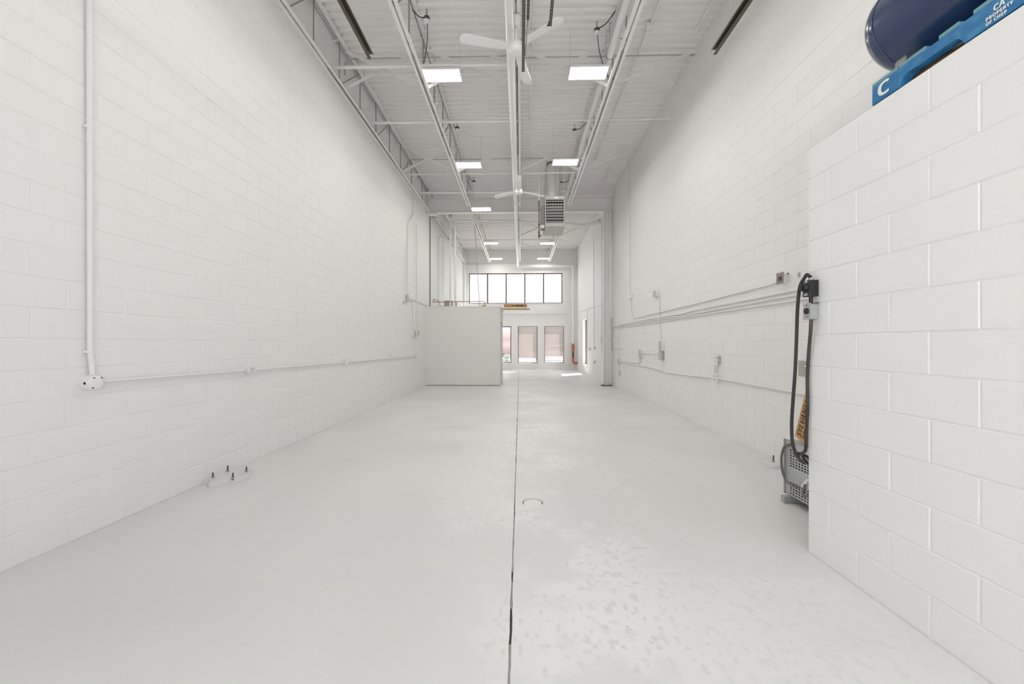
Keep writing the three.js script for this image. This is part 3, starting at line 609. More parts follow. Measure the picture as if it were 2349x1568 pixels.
// ------------------------------------------------------------------ cords and boxes at the roof joists
{
  const spot = (px, py, jx, jpx, jpy, label, hang) => {
    const p = onY(px, py, CEIL - 0.16), t = thing('roof_junction_box', label, 'junction box', V(p.x, CEIL - 0.02, -p.z), 'ceiling junction boxes with cords');
    part('box_body', [(() => { const g = cyl(0.045, 0.05, 0.05, 8); g.translate(0, -0.12, 0); return g; })()], M.darkSteel, t);
    part('cover', [(() => { const g = cyl(0.05, 0.04, 0.035, 16); g.translate(0, -0.165, 0); return g; })()], M.fanWhite, t);
    part('nipple', [bar(new THREE.Vector3(0, -0.1, 0), new THREE.Vector3(0, 0.03, 0), 0.012, 8)], M.galv, t);
    const e = onY(jpx, jpy, CEIL - 0.05), k = V(e.x - p.x, -0.03, -e.z + p.z);
    const m = k.clone().multiplyScalar(0.5); m.y -= 0.1;
    part('black_cord', [tube(smooth([new THREE.Vector3(0, -0.1, 0), m, k], 6), 0.008, 0.01, 6)], M.rubber, t);
    const h = V(jx - p.x, -0.62, 0.5);
    part('drop_cord', [tube(smooth([new THREE.Vector3(0.01, -0.16, 0), new THREE.Vector3(h.x * 0.2 + 0.01, -0.35, h.z * 0.3), h], 8), 0.006, 0.01, 6)], hang, t);
  };
  spot(979, 46, JX[1], 946, 22, 'dark junction box and looping cord at the second joist, nearest the camera', M.rubber);
  spot(1049, 296, JX[1], 1040, 285, 'junction box with cord at the second joist, before the second pair of lights', M.pipe);
  spot(1087, 418, JX[1], 1075, 405, 'junction box with cord at the second joist, close to the cross beam', M.pipe);
  spot(1369, 73, JX[3], 1412, 25, 'dark junction box and looping cord at the right joist, nearest the camera', M.rubber);
  spot(1318, 301, JX[3], 1345, 281, 'junction box with cord at the right joist, before the second pair of lights', M.pipe);
  spot(1288, 420, JX[3], 1306, 412, 'junction box with cord at the right joist, above the unit heater', M.pipe);
}

// ------------------------------------------------------------------ services on the left wall
{
  const X = XL + 0.022, pl = (a) => a.map(([x, y]) => onX(x, y, X));
  const run = (label, pts, r, m = M.pipe, q = 0.08, name = 'wall_conduit') => {
    const p = pl(pts); return single(name, [tube(p, r, q, 10)], m, label, 'conduit');
  };
  const outlet = (px, py, w, h, t, label, opts = {}) => {
    const x0 = opts.X ?? XL, dir = x0 < 0 ? 1 : -1, p = onX(px, py, x0 + dir * t), o = thing(opts.name ?? 'outlet_box', label, opts.cat ?? 'electrical box', new THREE.Vector3(x0, p.y, p.z));
    part('box_body', [box(t, h, w, dir * t / 2, 0, 0, Math.min(0.006, t * 0.3))], opts.m ?? M.pipe, o);
    part('cover_plate', [box(0.003, h + 0.006, w + 0.006, dir * (t + 0.0015), 0, 0)], opts.cm ?? opts.m ?? M.pipe, o);
    if (opts.holes) for (const s of [-1, 1]) part('socket', [box(0.003, h * 0.22, w * 0.45, dir * (t + 0.004), s * h * 0.22, 0)], opts.hm ?? M.boxGrey, o);
    return o;
  };
  // the tall conduit with clips, and its round junction head
  const tall = thing('tall_conduit', 'tall white conduit down the near left wall ending in a round junction head', 'conduit');
  const p = pl([[204.5, -260], [206.5, 812], [211, 838], [212, 868]]);
  part('conduit_run', [tube(p, 0.017, 0.12, 14)], M.pipe, tall);
  for (const y of [292, 806]) { const c = onX(205.5, y, X); part('pipe_clip', [box(0.03, 0.02, 0.06, XL + 0.018 - c.x, 0, 0, 0.006)].map((g) => g.translate(c.x, c.y, c.z)), M.pipe, tall); }
  const hd = onX(210, 877, XL + 0.03), head = thing('junction_head', 'round white conduit junction head with a dark open plug on the near left wall', 'electrical box', new THREE.Vector3(XL, hd.y, hd.z));
  part('head_body', (() => { const g = lathe([[0, 0.075], [0.04, 0.074], [0.052, 0.066], [0.055, 0.05], [0.055, 0]], 32); g.rotateZ(-Math.PI / 2); return g; })(), M.fanWhite, head);
  for (const [y, z] of [[0.035, 0.022], [-0.035, 0.03], [0.032, -0.03]]) part('cover_screw', [(() => { const g = cyl(0.005, 0.005, 0.006, 10); g.rotateZ(Math.PI / 2); g.translate(0.073, y, z); return g; })()], M.darkSteel, head);
  part('open_hub', [(() => { const g = new THREE.TorusGeometry(0.014, 0.005, 8, 20); g.translate(0.05, 0, 0.062); return g; })(), bar(new THREE.Vector3(0.05, 0, 0.04), new THREE.Vector3(0.05, 0, 0.061), 0.018, 16)], M.fanWhite, head);
  part('dark_plug', [bar(new THREE.Vector3(0.05, 0, 0.058), new THREE.Vector3(0.05, 0, 0.064), 0.0125, 16)], M.black, head);
  run('long white conduit running level along the left wall from the round junction head', [[228, 875], [330, 867], [565, 848.5], [790, 830], [897, 821], [958, 815.5]], 0.011);
  outlet(579, 847, 0.11, 0.06, 0.05, 'nearest white outlet box on the level conduit of the left wall', { holes: true });
  outlet(795, 829, 0.1, 0.1, 0.04, 'middle white outlet box on the level conduit of the left wall');
  outlet(899, 820, 0.1, 0.1, 0.04, 'farther white outlet box on the level conduit of the left wall');
  outlet(957, 816, 0.1, 0.12, 0.04, 'white box ending the level conduit on the left wall near the white room');
  run('white jogged conduit falling from the left joist to a grey switch near the white room', [[948, 425], [948, 492], [936, 513], [935, 676]], 0.013);
  outlet(936, 684, 0.16, 0.2, 0.05, 'grey switch box high on the left wall before the white room', { m: M.boxGrey });
  run('thin white conduit left of the jogged one, ending in a small plug', [[931, 560], [928, 690]], 0.009);
  outlet(927.5, 694, 0.07, 0.08, 0.03, 'small grey plug under the thin conduit high on the left wall', { m: M.boxGrey });
  run('straight white conduit down to the right one of two low switches by the white room', [[956, 516], [956.5, 758]], 0.012);
  outlet(959.5, 763, 0.2, 0.14, 0.05, 'right one of two low switch boxes on the left wall by the white room', { m: M.fanWhite, cm: M.boxGrey });
  run('short white conduit to the left one of two low switches by the white room', [[938, 684], [943, 690], [948, 700], [948.5, 760]], 0.012);
  outlet(951.5, 765, 0.2, 0.16, 0.05, 'left one of two low switch boxes on the left wall by the white room', { m: M.fanWhite, cm: M.boxGrey });
  run('white conduit slanting down from the grey switch box to the top of the white room', [[941, 684], [962, 692], [983, 702]], 0.012);
  // beyond the beam
  const X2 = XL + 0.05, far = (label, pts, r) => single('wall_conduit', [tube(pts.map(([x, y]) => onX(x, y, X2)), r, 0.1, 8)], M.pipe, label, 'conduit');
  far('white conduit with a kink on the far left wall behind the dark strip', [[1012, 540], [1006, 549], [1005.5, 694]], 0.012);
  far('dark thin conduit above the grey panel on the white room', [[1016.5, 505], [1016.5, 676]], 0.012);

  // ---------------------------------------------------------------- services on the right wall
  const XW = XR - 0.016, pr = (a) => a.map(([x, y]) => onX(x, y, XW));
  const rr = (label, pts, r, q = 0.08, m = M.pipe) => single('wall_conduit', [tube(pr(pts), r, q, 10)], m, label, 'conduit');
  rr('grey-white conduit down the right wall, bending into a run to the metal box', [[1441, 368], [1443, 500], [1445, 672], [1446, 690], [1448, 700], [1449, 722], [1453, 730], [1510, 716], [1600, 695], [1735, 660], [1762, 654], [1783, 646]], 0.0115, 0.12);
  rr('upper one of three parallel white conduits running along the right wall', [[1419, 862], [1418.5, 800], [1420, 745], [1510, 727.5], [1566, 719], [1590, 711.5], [1700, 690], [1858, 658.5]], 0.0115, 0.05);
  rr('middle one of three parallel white conduits running along the right wall', [[1402, 750], [1460, 741.5], [1510, 732], [1570, 724], [1660, 706], [1858, 670]], 0.0115, 0.05);
  rr('lower one of three parallel white conduits running along the right wall', [[1402, 753.5], [1455, 746.5], [1510, 737], [1640, 716.5], [1858, 683.5]], 0.0115, 0.05);
  rr('white conduit falling across the three parallel runs to a pair of boxes', [[1504, 673.5], [1511, 672.5], [1513, 680], [1512, 735], [1514.5, 760], [1514.5, 812], [1468.5, 809], [1466.5, 832], [1441, 831], [1419, 827]], 0.011, 0.06);
  rr('long white conduit sagging low along the right wall from the column to the socket post', [[1400, 824], [1420, 828], [1445, 835.5], [1490, 841], [1530, 853], [1565, 858.5], [1636, 866], [1650, 868], [1750, 886], [1858, 906]], 0.012, 0.2);
  rr('left one of two short risers above the low box on the right wall', [[1638.5, 862], [1638.5, 836]], 0.009);
  rr('right one of two short risers above the low box on the right wall', [[1643, 862], [1643.5, 836]], 0.009);
  rr('short stub conduit at the column foot on the right wall', [[1401, 799.5], [1424, 799]], 0.012);
  const ro = (px, py, w, h, t, label, o = {}) => outlet(px, py, w, h, t, label, { X: XR, ...o });
  ro(1446, 679, 0.16, 0.1, 0.045, 'small box in the falling grey-white conduit of the right wall', {});
  ro(1501.5, 674, 0.2, 0.13, 0.06, 'white box at the top of the conduit crossing the three parallel runs', { cm: M.boxGrey });
  ro(1514, 794, 0.16, 0.2, 0.06, 'upper grey switch of the pair on the right wall', { cm: M.boxGrey });
  ro(1514, 815.5, 0.2, 0.16, 0.055, 'lower grey box of the pair on the right wall', { m: M.grey, cm: M.boxGrey });
  ro(1467.5, 810.5, 0.2, 0.17, 0.05, 'single grey box left of the pair on the right wall', { cm: M.boxGrey });
  ro(1418.5, 828, 0.22, 0.13, 0.05, 'small box near the column where the low conduits meet', { cm: M.boxGrey });
  ro(1421, 855, 0.2, 0.12, 0.04, 'lowest box on the right wall, near the column', { cm: M.boxGrey });
  ro(1642, 824.5, 0.1, 0.12, 0.05, 'upper socket box of the low socket post on the right wall', { m: M.boxGrey, cm: M.fanWhite, holes: true });
  ro(1639, 866, 0.12, 0.12, 0.055, 'lower box of the low socket post on the right wall', { cm: M.fanWhite, holes: true });
  // bare metal box with open corner
  const mb = onX(1789, 638, XR - 0.055), t = thing('metal_box', 'bare square metal box at the end of the rising conduit on the right wall', 'electrical box', new THREE.Vector3(XR, mb.y, mb.z));
  const tin = mat(0.34, 0.30, 0.27, 0.3, { metalness: 0.8 });
  part('box_body', [box(0.052, 0.12, 0.12, -0.026, 0, -0.0, 0.004)], M.fanWhite, t);
  part('cover_plate', [box(0.004, 0.128, 0.128, -0.054, 0, 0, 0.001)], tin, t);
  part('receptacle', [(() => { const g = cyl(0.027, 0.027, 0.008, 20); g.rotateZ(Math.PI / 2); g.translate(-0.059, -0.005, 0); return g; })()], M.darkSteel, t);
  for (const s of [-1, 1]) part('cover_screw', [(() => { const g = cyl(0.004, 0.004, 0.006, 8); g.rotateZ(Math.PI / 2); g.translate(-0.058, s * 0.048, s * 0.04); return g; })()], M.galv, t);
  part('hub_fitting', [bar(new THREE.Vector3(-0.03, 0.035, 0.06), new THREE.Vector3(-0.03, 0.035, 0.1), 0.014, 12)], M.pipe, t);
  part('hub_opening', [bar(new THREE.Vector3(-0.03, 0.035, 0.1), new THREE.Vector3(-0.03, 0.035, 0.1015), 0.009, 12)], M.black, t);
  const hk = onX(1832, 630, XR - 0.01);
  single('wall_hook', [box(0.02, 0.05, 0.02, hk.x, hk.y, hk.z, 0.004)], M.boxGrey, 'small painted bracket on the right wall beside the black switch', 'bracket');
  // grey breaker plate partly behind the partition
  const bp = onX(1831, 844, XR - 0.012), b = thing('breaker_plate', 'flat grey steel switch plate low on the right wall behind the hanging cables', 'electrical box', new THREE.Vector3(XR, bp.y, bp.z + 0.13));
  part('plate', [box(0.012, 0.165, 0.26, -0.006, 0, 0, 0.002)], mat(0.45, 0.43, 0.38, 0.45), b);
  part('switch_bezel', [box(0.004, 0.04, 0.1, -0.014, 0.028, 0.02)], M.darkSteel, b);
  for (const z of [-0.006, 0.042]) part('toggle', [box(0.01, 0.028, 0.036, -0.016, 0.028, z, 0.003)], M.fanWhite, b);
  // far right bay
  const fr = (label, pts, r) => single('wall_conduit', [tube(pr(pts), r, 0.1, 8)], M.pipe, label, 'conduit');
  fr('thin white conduit dropping down the far right wall beyond the column', [[1362, 553], [1362, 640], [1363, 797]], 0.012);
  fr('short slanting conduit on the far right wall beside the dropping one', [[1331, 716], [1350, 708], [1377, 699]], 0.01);
  fr('white conduit with a switch running down just behind the column', [[1380.5, 500], [1380.5, 735], [1379.5, 742], [1380, 800], [1382, 822]], 0.014);
  ro(1380, 780, 0.3, 0.2, 0.05, 'grey switch on the conduit just behind the column', { cm: M.boxGrey });
  ro(1363, 798, 0.35, 0.1, 0.04, 'small box ending the dropping conduit on the far right wall', { cm: M.boxGrey });
  ro(1363, 830, 0.35, 0.12, 0.04, 'low outlet on the far right wall beyond the column', { cm: M.boxGrey });
  ro(1352, 800, 0.35, 0.12, 0.05, 'outlet beside the far right window', { cm: M.boxGrey });
  // column-mounted rods
  const cr = V(2.95, 0, BEAM - 0.16);
  single('wall_conduit', [tube([V(2.95, 2.2, 13.22), V(2.95, 1.15, 13.2)], 0.014, 0.05, 8)], M.galv, 'short dark conduit on the right of the column foot', 'conduit');
}
// ------------------------------------------------------------------ white room and what lies on it
{
  const x0 = XL, x1 = -0.675, d0 = 13.28, d1 = 15.35, h = 2.59, room = struct('wall_cabin');
  part('wall_front', ext(x0, x1, 0.018, h, d0, d0 + 0.1), M.drywall, room);
  part('wall_side', (() => { const s = hole(rect(d0 + 0.1, 0.018, d1, h), 14.1, 0.018, 14.95, 2.06), g = extrude(s, 0.1); g.rotateY(Math.PI / 2); g.translate(x1 - 0.1, 0, 0); return g; })(), M.drywall, room);
  part('wall_rear', ext(x0, x1, 0.018, h, d1, d1 + 0.1), M.drywall, room);
  part('base_gap_shade', ext(x0, x1 - 0.01, 0, 0.018, d0 + 0.012, d1), M.jointFill, room);  // dark strip under the walls, shadow of the gap put into its colour
  part('roof_board', ext(x0, x1 + 0.03, h, h + 0.02, d0 - 0.01, d1 + 0.12), M.wallPlain, room);
  part('corner_bead', ext(x1 - 0.006, x1 + 0.006, 0.018, h, d0 - 0.004, d0 + 0.012), M.wallPlain, room);
  const dr = struct('door_1');
  part('door_slab', ext(x1 - 0.03, x1 + 0.012, 0.02, 2.04, 14.13, 14.92), M.wallPlain, dr);
  part('door_casing', [ext(x1, x1 + 0.018, 0, 2.12, 14.02, 14.1), ext(x1, x1 + 0.018, 0, 2.12, 14.95, 15.03), ext(x1, x1 + 0.018, 2.06, 2.14, 14.02, 15.03)], M.wallPlain, dr);
  for (const y of [2.0, 0.98]) part('door_hinge', [ext(x1 + 0.012, x1 + 0.034, y - 0.06, y + 0.06, 14.08, 14.14, 0.004)], M.galv, dr);
  part('door_handle', [(() => { const g = new THREE.SphereGeometry(0.028, 14, 10); g.translate(x1 + 0.06, 1.0, -14.84); return g; })(), bar(V(x1 + 0.01, 1, 14.84), V(x1 + 0.05, 1, 14.84), 0.012, 10)], M.galv, dr);

  const top = h + 0.021;
  const pan = thing('electrical_panel', 'pale grey panel box standing on the white room against the left wall', 'electrical box', V(-2.62, top, 14.7));
  part('panel_case', [ext(-0.16, 0.16, 0, 0.34, -0.06, 0.06, 0.006)], M.boxGrey, pan);
  part('panel_door', [ext(-0.15, 0.15, 0.01, 0.33, -0.066, -0.06, 0.002)], M.grey, pan);
  const cop = (label, pts, r) => single('copper_pipe', [tube(pts, r, 0.04, 10)], M.copper, label, 'pipe');
  cop('long copper pipe across the front of the white room roof, elbow at its right end', [onD(992, 692.5, 13.5), onD(1112, 691, 13.5), V(onD(1113, 691, 13.5).x + 0.02, top + 0.015, 13.5)], 0.014);
  cop('second shorter copper pipe low on the white room roof', [V(-2.02, top + 0.02, 13.64), V(-0.95, top + 0.02, 13.64)], 0.013);
  cop('bent copper pipe standing up at the left end of the white room roof', [onD(993, 690, 13.9), onD(994, 686, 13.9), onD(1008, 691, 13.9), V(onD(1010, 694, 13.9).x, top + 0.01, 13.9)], 0.012);
  single('wood_scrap', [ext(-2.85, -2.45, top, top + 0.04, 13.55, 13.75, 0.004)], M.wood, 'short yellowish wood scrap at the left end of the white room roof', 'wood');
  single('wood_block', [ext(-1.32, -1.18, top, top + 0.085, 13.72, 13.86, 0.004)], M.wood, 'upright wood block on the white room roof before the clerestory', 'wood');
  const st = thing('pipe_stub', 'short dark valve stem standing on the white room roof beside the panel', 'valve', V(-2.26, top, 14.2));
  part('stem', [bar(new THREE.Vector3(0, 0, 0), new THREE.Vector3(0, 0.2, 0), 0.012, 10)], M.bronze, st);
  part('valve_handle', [box(0.07, 0.016, 0.02, 0, 0.2, 0, 0.005)], M.bronze, st);
  const pb = thing('white_bundle', 'white rolled sheet lying on the white room roof', 'sheet', V(-1.65, top, 13.8));
  part('roll', [(() => { const g = cyl(0.03, 0.03, 0.62, 16); g.rotateZ(Math.PI / 2); g.translate(0, 0.03, 0); return g; })()], M.fanWhite, pb);
  part('roll_end', [(() => { const g = cyl(0.018, 0.018, 0.625, 12); g.rotateZ(Math.PI / 2); g.translate(0, 0.03, 0); return g; })()], M.boxGrey, pb);
  // planks and a long carton sticking out to the right of the room
  single('plank', [ext(-1.3, 0.34, top, top + 0.03, 14.5, 14.72, 0.003)], M.wood, 'thin wood plank overhanging the white room to the right', 'plank');
  single('plank', [ext(-1.16, 0.18, top, top + 0.03, 13.95, 14.2, 0.003)], M.wall, 'white painted plank under the long carton on the white room roof', 'plank');
  const ct = thing('long_carton', 'long brown cardboard carton with printed side, on the white plank', 'carton', V(-0.18, top + 0.031, 14.08));
  part('carton_body', [box(0.78, 0.115, 0.14, 0, 0.0575, 0, 0.004)], M.card, ct);
  part('end_flap', [box(0.012, 0.1, 0.13, 0.395, 0.06, 0.01, 0.002)], M.card, ct);
  part('printed_strip', [box(0.05, 0.028, 0.002, -0.1, 0.055, 0.0705), box(0.02, 0.028, 0.002, -0.04, 0.055, 0.0705), box(0.28, 0.03, 0.002, 0.14, 0.055, 0.0705)], M.ink, ct);
}
// ------------------------------------------------------------------ anchor bolts in grout pads
{
  const pad = (px, py, bolts, rx, rz, label, extra) => {
    const c = onY(px, py, 0), t = thing('grout_pad', label, 'grout pad', c), g = new THREE.SphereGeometry(1, 40, 14, 0, Math.PI * 2, 0, Math.PI / 2), p = g.attributes.position;
    for (let i = 0; i < p.count; i++) {
      const x = p.getX(i), y = p.getY(i), z = p.getZ(i), a = Math.atan2(z, x), k = 1 + 0.09 * Math.sin(a * 5 + 1) + 0.06 * Math.sin(a * 9);
      p.setXYZ(i, x * rx * k, Math.min(y * 2.2, 1) * 0.042 + 0.004 * Math.sin(x * 9) * Math.cos(z * 8) * (y > 0.05 ? 1 : 0), z * rz * k);
    }
    g.computeVertexNormals(); part('grout_mound', [g], M.floorFar, t);
    bolts.forEach(([bx, by, top]) => {
      const q = onY(bx, by, 0.045), b = thing('anchor_bolt', label.includes('left') ? top[1] : top[1], 'bolt', new THREE.Vector3(q.x, 0.03, q.z), label.includes('left') ? 'anchor bolts by the left wall' : 'anchor bolts by the right wall');
      part('threaded_stem', [bar(new THREE.Vector3(0, 0, 0), new THREE.Vector3(0.002, top[0], 0), 0.0075, 10)], M.darkSteel, b);
      part('nut', [(() => { const n = cyl(0.015, 0.015, 0.014, 6); n.translate(0, 0.02, 0); return n; })()], extra, b);
    });
  };
  pad(523, 1097, [[488, 1095, [0.065, 'leftmost of the four anchor bolts by the left wall']], [522, 1081, [0.075, 'tallest of the four anchor bolts, at the foot of the left wall']], [534, 1097, [0.07, 'anchor bolt nearest the camera of the four by the left wall']], [565, 1081, [0.065, 'rightmost of the four anchor bolts by the left wall']]], 0.20, 0.24, 'rough grout pad with four bolts at the foot of the left wall', M.grey);
  pad(1782, 1066, [[1774, 1058, [0.085, 'single anchor bolt with a square washer beside the welder']], [1806, 1056, [0.07, 'second anchor bolt, half hidden behind the welder']]], 0.17, 0.2, 'rough grout pad at the right wall beside the welder', M.grey);
}
// ------------------------------------------------------------------ partition end: switch, outlet, cables, welder, carton
const font = await new FontLoader().loadAsync('fonts/droid/droid_sans_bold.typeface.json');
function text(str, size, depth = 0.0012, skew = 0) {
  const g = new TextGeometry(str, { font, size, depth, curveSegments: 5, bevelEnabled: false });
  if (skew) g.applyMatrix4(new THREE.Matrix4().set(1, skew, 0, 0, 0, 1, 0, 0, 0, 0, 1, 0, 0, 0, 0, 1));
  return g;
}
{
  const f = XS - 0.058, sw = thing('rotary_switch', 'black rotary switch box on the end of the block partition', 'switch', V(XS, 1.722, 2.65));
  part('switch_body', [box(0.056, 0.105, 0.066, -0.028, 0, 0, 0.004)], M.black, sw);
  part('face_plate', [box(0.002, 0.1, 0.062, -0.057, 0, 0)], mat(0.05, 0.05, 0.05, 0.3, { metalness: 0.4 }), sw);
  const kn = (() => { const g = lathe([[0, 0.024], [0.018, 0.024], [0.024, 0.018], [0.026, 0]], 24); g.rotateZ(Math.PI / 2); g.translate(-0.058, 0.006, 0); return g; })();
  const k = part('knob', [kn], M.black, sw);
  part('knob_grip', [box(0.014, 0.046, 0.012, -0.088, 0.006, 0, 0.004)], M.black, k);
  const tx = text('OFF', 0.013, 0.0008); tx.rotateY(-Math.PI / 2); tx.translate(-0.0585, -0.046, -0.017); part('lettering', [tx], M.white, sw);
  const t2 = text('ON', 0.011, 0.0008); t2.rotateY(-Math.PI / 2); t2.translate(-0.0585, 0.037, -0.011); part('lettering', [t2], M.white, sw);
  part('cable_gland', [bar(new THREE.Vector3(-0.028, 0.05, 0), new THREE.Vector3(-0.028, 0.068, 0), 0.014, 14)], M.galv, sw);

  const ou = thing('weatherproof_outlet', 'grey cast outlet box with a round socket under the rotary switch', 'socket', V(XS, 1.573, 2.648));
  const cast = mat(0.42, 0.45, 0.42, 0.5);
  part('outlet_body', [box(0.05, 0.098, 0.062, -0.025, 0, 0, 0.008)], cast, ou);
  part('face_plate', [box(0.004, 0.106, 0.068, -0.053, 0.002, 0, 0.0015)], M.galv, ou);
  part('round_socket', [(() => { const g = lathe([[0, 0.006], [0.014, 0.006], [0.018, 0.009], [0.02, 0.007], [0.02, 0]], 24); g.rotateZ(Math.PI / 2); g.translate(-0.054, 0.004, 0); return g; })()], M.black, ou);
  for (const s of [-1, 1]) part('cover_screw', [(() => { const g = cyl(0.004, 0.004, 0.004, 8); g.rotateZ(Math.PI / 2); g.translate(-0.056, 0.004 + s * 0.036, 0); return g; })()], M.darkSteel, ou);
  part('conduit_nipple', [bar(new THREE.Vector3(-0.028, 0.045, 0), new THREE.Vector3(-0.028, 0.1, 0), 0.011, 12)], M.rubber, ou);
  part('mounting_lug', [box(0.004, 0.02, 0.05, -0.002, 0.052, 0.01)], M.galv, ou);

  const X1 = 1.866, c1 = [V(XS - 0.028, 1.795, 2.65), V(XS - 0.04, 1.815, 2.668)].concat([[1846, 636], [1836, 654], [1830, 700], [1827, 780], [1824, 850], [1819, 920], [1816, 980], [1819, 1020], [1829, 1046], [1843, 1061]].map(([x, y]) => onX(x, y, X1 - 0.02)), [V(1.93, 0.60, 2.90), V(2.1, 0.54, 3.0), V(2.306, 0.42, 3.06)]);
  const ca = thing('black_cable', 'thick black cable looping from the rotary switch down to the welder', 'cable');
  part('cable_jacket', [tube(smooth(c1, 6), 0.0105, 0.01, 12)], M.rubber, ca);
  part('cable_tie', [(() => { const p = onX(1828.5, 722, X1 - 0.02); return tube([p.clone().add(new THREE.Vector3(0.004, 0.03, 0.0)), p.clone().add(new THREE.Vector3(0.003, -0.03, 0))], 0.0095, 0, 8); })()], M.white, ca);
  const c2 = [V(XS - 0.026, 1.53, 2.648), V(XS - 0.028, 1.46, 2.65)].concat([[1855, 810], [1852, 870], [1853, 930], [1850, 985], [1848, 1030]].map(([x, y]) => onX(x, y, XS - 0.016)), [V(1.95, 0.60, 2.86), V(2.1, 0.48, 2.97), V(2.306, 0.36, 3.0)]);
  const cb = thing('black_cable', 'black armoured cable hanging from the grey outlet along the partition edge', 'cable');
  part('cable_jacket', [tube(smooth(c2, 6), 0.0095, 0.01, 12)], M.rubber, cb);
  const ribs = []; { const a = smooth(c2.slice(0, 5), 14); for (let i = 2; i < a.length - 2; i += 1) { const t = a[i + 1].clone().sub(a[i]).normalize(); ribs.push(bar(a[i], a[i].clone().addScaledVector(t, 0.0035), 0.0106, 10)); } }
  part('spiral_armour', [mergeGeometries(ribs)], M.bronze, cb);

  // welder / power unit with perforated side
  const x = 2.32, dN = 2.78, dFar = 3.6, y0 = 0.066, y1 = 0.53, w = thing('welder', 'grey perforated steel welder case standing on the floor behind the partition', 'machine', V(x, 0, (dN + dFar) / 2));
  const L = dFar - dN, sheet = rect(-L / 2, y0, L / 2, y1);
  const rowsY = []; for (let i = 0; i < 7; i++) rowsY.push(0.462 - i * 0.0222); for (let i = 0; i < 5; i++) rowsY.push(0.182 - i * 0.0222);
  for (const y of rowsY) for (let i = 0; i < 21; i++) { const a = L / 2 - 0.055 - i * 0.0345; hole(sheet, a - 0.022, y - 0.0125, a, y); }
  const sg = new THREE.ExtrudeGeometry(sheet, { depth: 0.002, bevelEnabled: false }); sg.rotateY(Math.PI / 2); // shape x = +depth -> -z
  part('side_panel', [sg], mat(0.50, 0.51, 0.50, 0.45), w);
  const caseM = mat(0.42, 0.42, 0.41, 0.45);
  part('case_shell', [box(0.5, 0.004, L, 0.25, y1, 0), box(0.5, 0.004, L, 0.25, y0, 0), box(0.5, y1 - y0, 0.004, 0.25, (y0 + y1) / 2, -L / 2), box(0.5, y1 - y0, 0.004, 0.25, (y0 + y1) / 2, L / 2), box(0.004, y1 - y0, L, 0.5, (y0 + y1) / 2, 0)], caseM, w);
  part('inner_core', [box(0.36, y1 - y0 - 0.04, L - 0.06, 0.24, (y0 + y1) / 2, 0)], M.black, w);
  part('corner_post', [box(0.018, y1 - y0 + 0.012, 0.012, -0.006, (y0 + y1) / 2 + 0.004, -L / 2 - 0.004, 0.002)], caseM, w);
  for (const z of [-L / 2 + 0.05, L / 2 - 0.06]) part('skid_foot', [box(0.56, 0.062, 0.05, 0.22, 0.031, z, 0.004)], M.grey, w);
  part('cord_gland', [bar(new THREE.Vector3(-0.02, y1 - 0.035, -L / 2 + 0.05), new THREE.Vector3(0.01, y1 - 0.035, -L / 2 + 0.05), 0.016, 14)], M.galv, w);
  const loop = [[1816, 1018], [1801, 1022], [1793, 1045], [1794, 1075], [1801, 1098], [1818, 1113], [1834, 1117], [1846, 1110]].map(([a, b]) => onX(a, b, x - 0.035));
  loop.push(V(2.2, 0.19, 3.2), V(2.25, 0.3, 3.0));
  const lc = thing('grey_cord', 'grey cord looping out from the upper corner of the welder', 'cable');
  part('cord_jacket', [tube(smooth(loop, 6), 0.0095, 0.01, 10)], mat(0.16, 0.155, 0.15, 0.55), lc);
  part('white_tape', [tube(smooth([onX(1840, 1116, x - 0.036), onX(1847, 1109, x - 0.036), onX(1853, 1100, x - 0.036)], 5), 0.0125, 0.01, 10)], M.fanWhite, lc);

  // leaning lamp carton
  const cl = thing('lamp_carton', 'long brown lamp carton with black print leaning on top of the welder', 'carton', V(2.33, y1 + 0.004, 3.34));
  cl.rotation.x = 0.32;                                        // leans towards the camera, against the end of the partition
  const bw = 0.17, bh = 1.9;
  part('carton_body', [box(0.11, bh, bw, 0.055, bh / 2, -bw / 2, 0.003)], M.card, cl);
  part('end_flap', [box(0.1, 0.008, bw * 0.92, 0.055, bh + 0.003, -bw / 2)], M.card, cl);
  const ink = (str, size, y, z, skew) => { const g = text(str, size, 0.0008, skew); g.rotateZ(Math.PI / 2); g.rotateY(-Math.PI / 2); g.translate(-0.0008, y, z); part('lettering', [g], M.ink, cl); };
  ink('SYLVANIA', 0.05, 0.02, -0.098, 0.22);
  ink('SUPERSAVER', 0.0255, 0.03, -0.058, 0);
  ink('F', 0.045, 0.42, -0.085, 0);
}
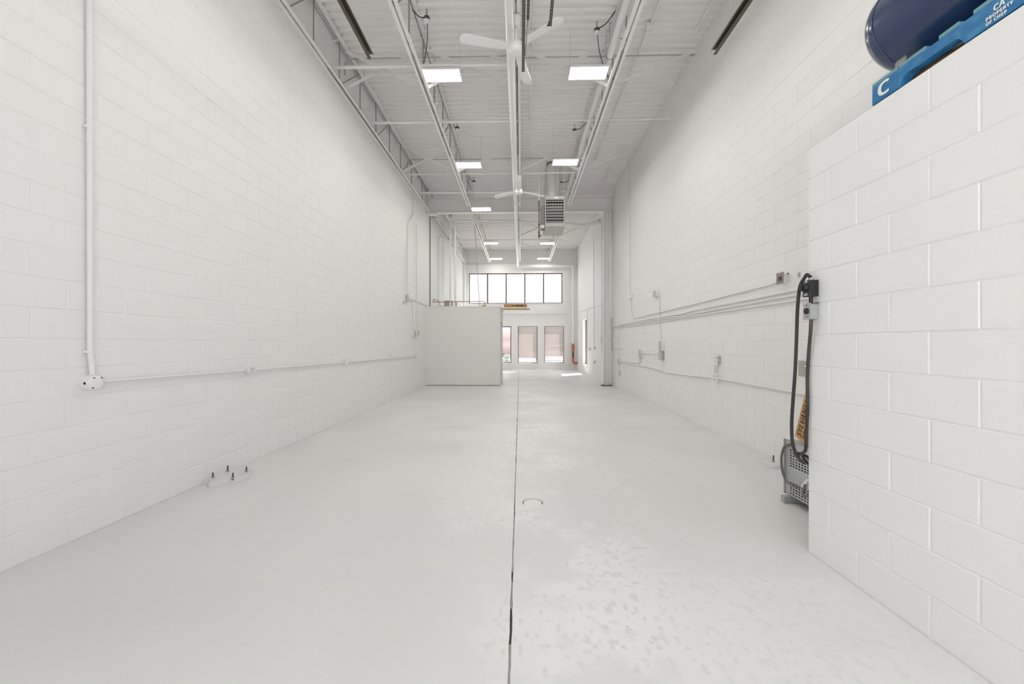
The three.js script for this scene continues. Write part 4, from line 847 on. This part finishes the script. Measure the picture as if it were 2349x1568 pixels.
// ------------------------------------------------------------------ pallet and tank on the partition
{
  const top = 13 * 0.2035, d1 = 2.232, d0 = 1.0, t = thing('blue_pallet', 'blue painted wooden pallet lying on top of the block partition', 'pallet', V(XS, top, 0));
  const sh = 0.098;
  const stringer = () => {
    const s = new THREE.Shape(), n = (a, b) => { s.lineTo(a - 0.0, 0.004); s.quadraticCurveTo(a + 0.015, 0.048, a + 0.05, 0.05); s.lineTo((a + b) / 2 + 0.03, 0.046); s.lineTo(b - 0.05, 0.05); s.quadraticCurveTo(b - 0.01, 0.045, b, 0.004); };
    s.moveTo(d0, 0.004); n(1.17, 1.45); n(1.78, 2.075); s.lineTo(d1, 0.004); s.lineTo(d1, sh); s.lineTo(d0, sh); s.closePath();
    const g = extrude(s, 0.045, 0.002); g.rotateY(Math.PI / 2); return g;
  };
  for (const x of [0.004, 0.5, 0.97]) { const m = part('stringer', [stringer()], M.palletBlue, t); m.position.x = x; }
  part('inner_skid', [ext(0.06, 0.99, 0.006, 0.05, 1.74, 2.09)], M.rawWood, t);
  const boards = [[2.232, 2.085], [2.08, 1.945], [1.885, 1.80], [1.745, 1.66], [1.60, 1.50], [1.44, 1.34], [1.28, 1.15], [1.12, 1.0]];
  for (const [b, a] of boards) part('deck_board', [ext(0.002, 1.02, sh, sh + 0.019, a, b, 0.003)], M.palletTop, t);
  const put = (str, size, d, y, wide = 1) => { const g = text(str, size, 0.0015); g.scale(wide, 1, 1); g.rotateY(-Math.PI / 2); g.translate(-0.0015, y, -d); part('lettering', [g], M.white, t); };
  // the print runs towards the camera on the side facing the hall
  put('C', 0.07, 2.198, 0.02, 1.25);
  put('CA', 0.0225, 1.669, 0.049);
  put('PROPERTY', 0.0135, 1.695, 0.0285);
  put('OF CHEP', 0.0128, 1.695, 0.0095);

  const R = 0.246, cx = 2.148, zy = EYE + 1.732, tk = thing('air_tank', 'dark navy steel air tank lying on the blue pallet', 'tank', V(cx, zy, 2.24));
  const shell = new THREE.CylinderGeometry(R, R, 1.12, 64, 1, true); shell.rotateX(Math.PI / 2); shell.translate(0, 0, 0.56); part('tank_shell', [shell], M.navy, tk);
  const dome = []; for (let i = 0; i <= 14; i++) { const a = i / 14 * Math.PI / 2; dome.push([Math.cos(a) * R, Math.sin(a) * 0.15 + 0.012]); } dome.unshift([R, -0.002]);
  const dg = lathe(dome, 64); dg.rotateX(-Math.PI / 2); part('tank_head', [dg], M.navy, tk);
  const dg2 = lathe(dome, 64); dg2.rotateX(Math.PI / 2); dg2.translate(0, 0, 1.12); part('tank_head', [dg2], M.navy, tk);
  for (const z of [0.0, 1.12]) part('weld_seam', [(() => { const g = new THREE.TorusGeometry(R + 0.0005, 0.0035, 8, 72); g.translate(0, 0, z); return g; })()], M.navyRim, tk);
  const legM = mat(0.35, 0.34, 0.34, 0.45), py = top + sh + 0.019 - zy;
  for (const [x, z] of [[-0.125, 0.03], [0.125, 0.03], [-0.125, 1.05], [0.125, 1.05]]) part('tank_leg', [flat(new THREE.Vector3(x, py + 0.001, z), new THREE.Vector3(x * 0.96, -R * 0.78, z), 0.06, 0.006, new THREE.Vector3(0, 0, 1))], legM, tk);
}
renderer.render(scene, camera);
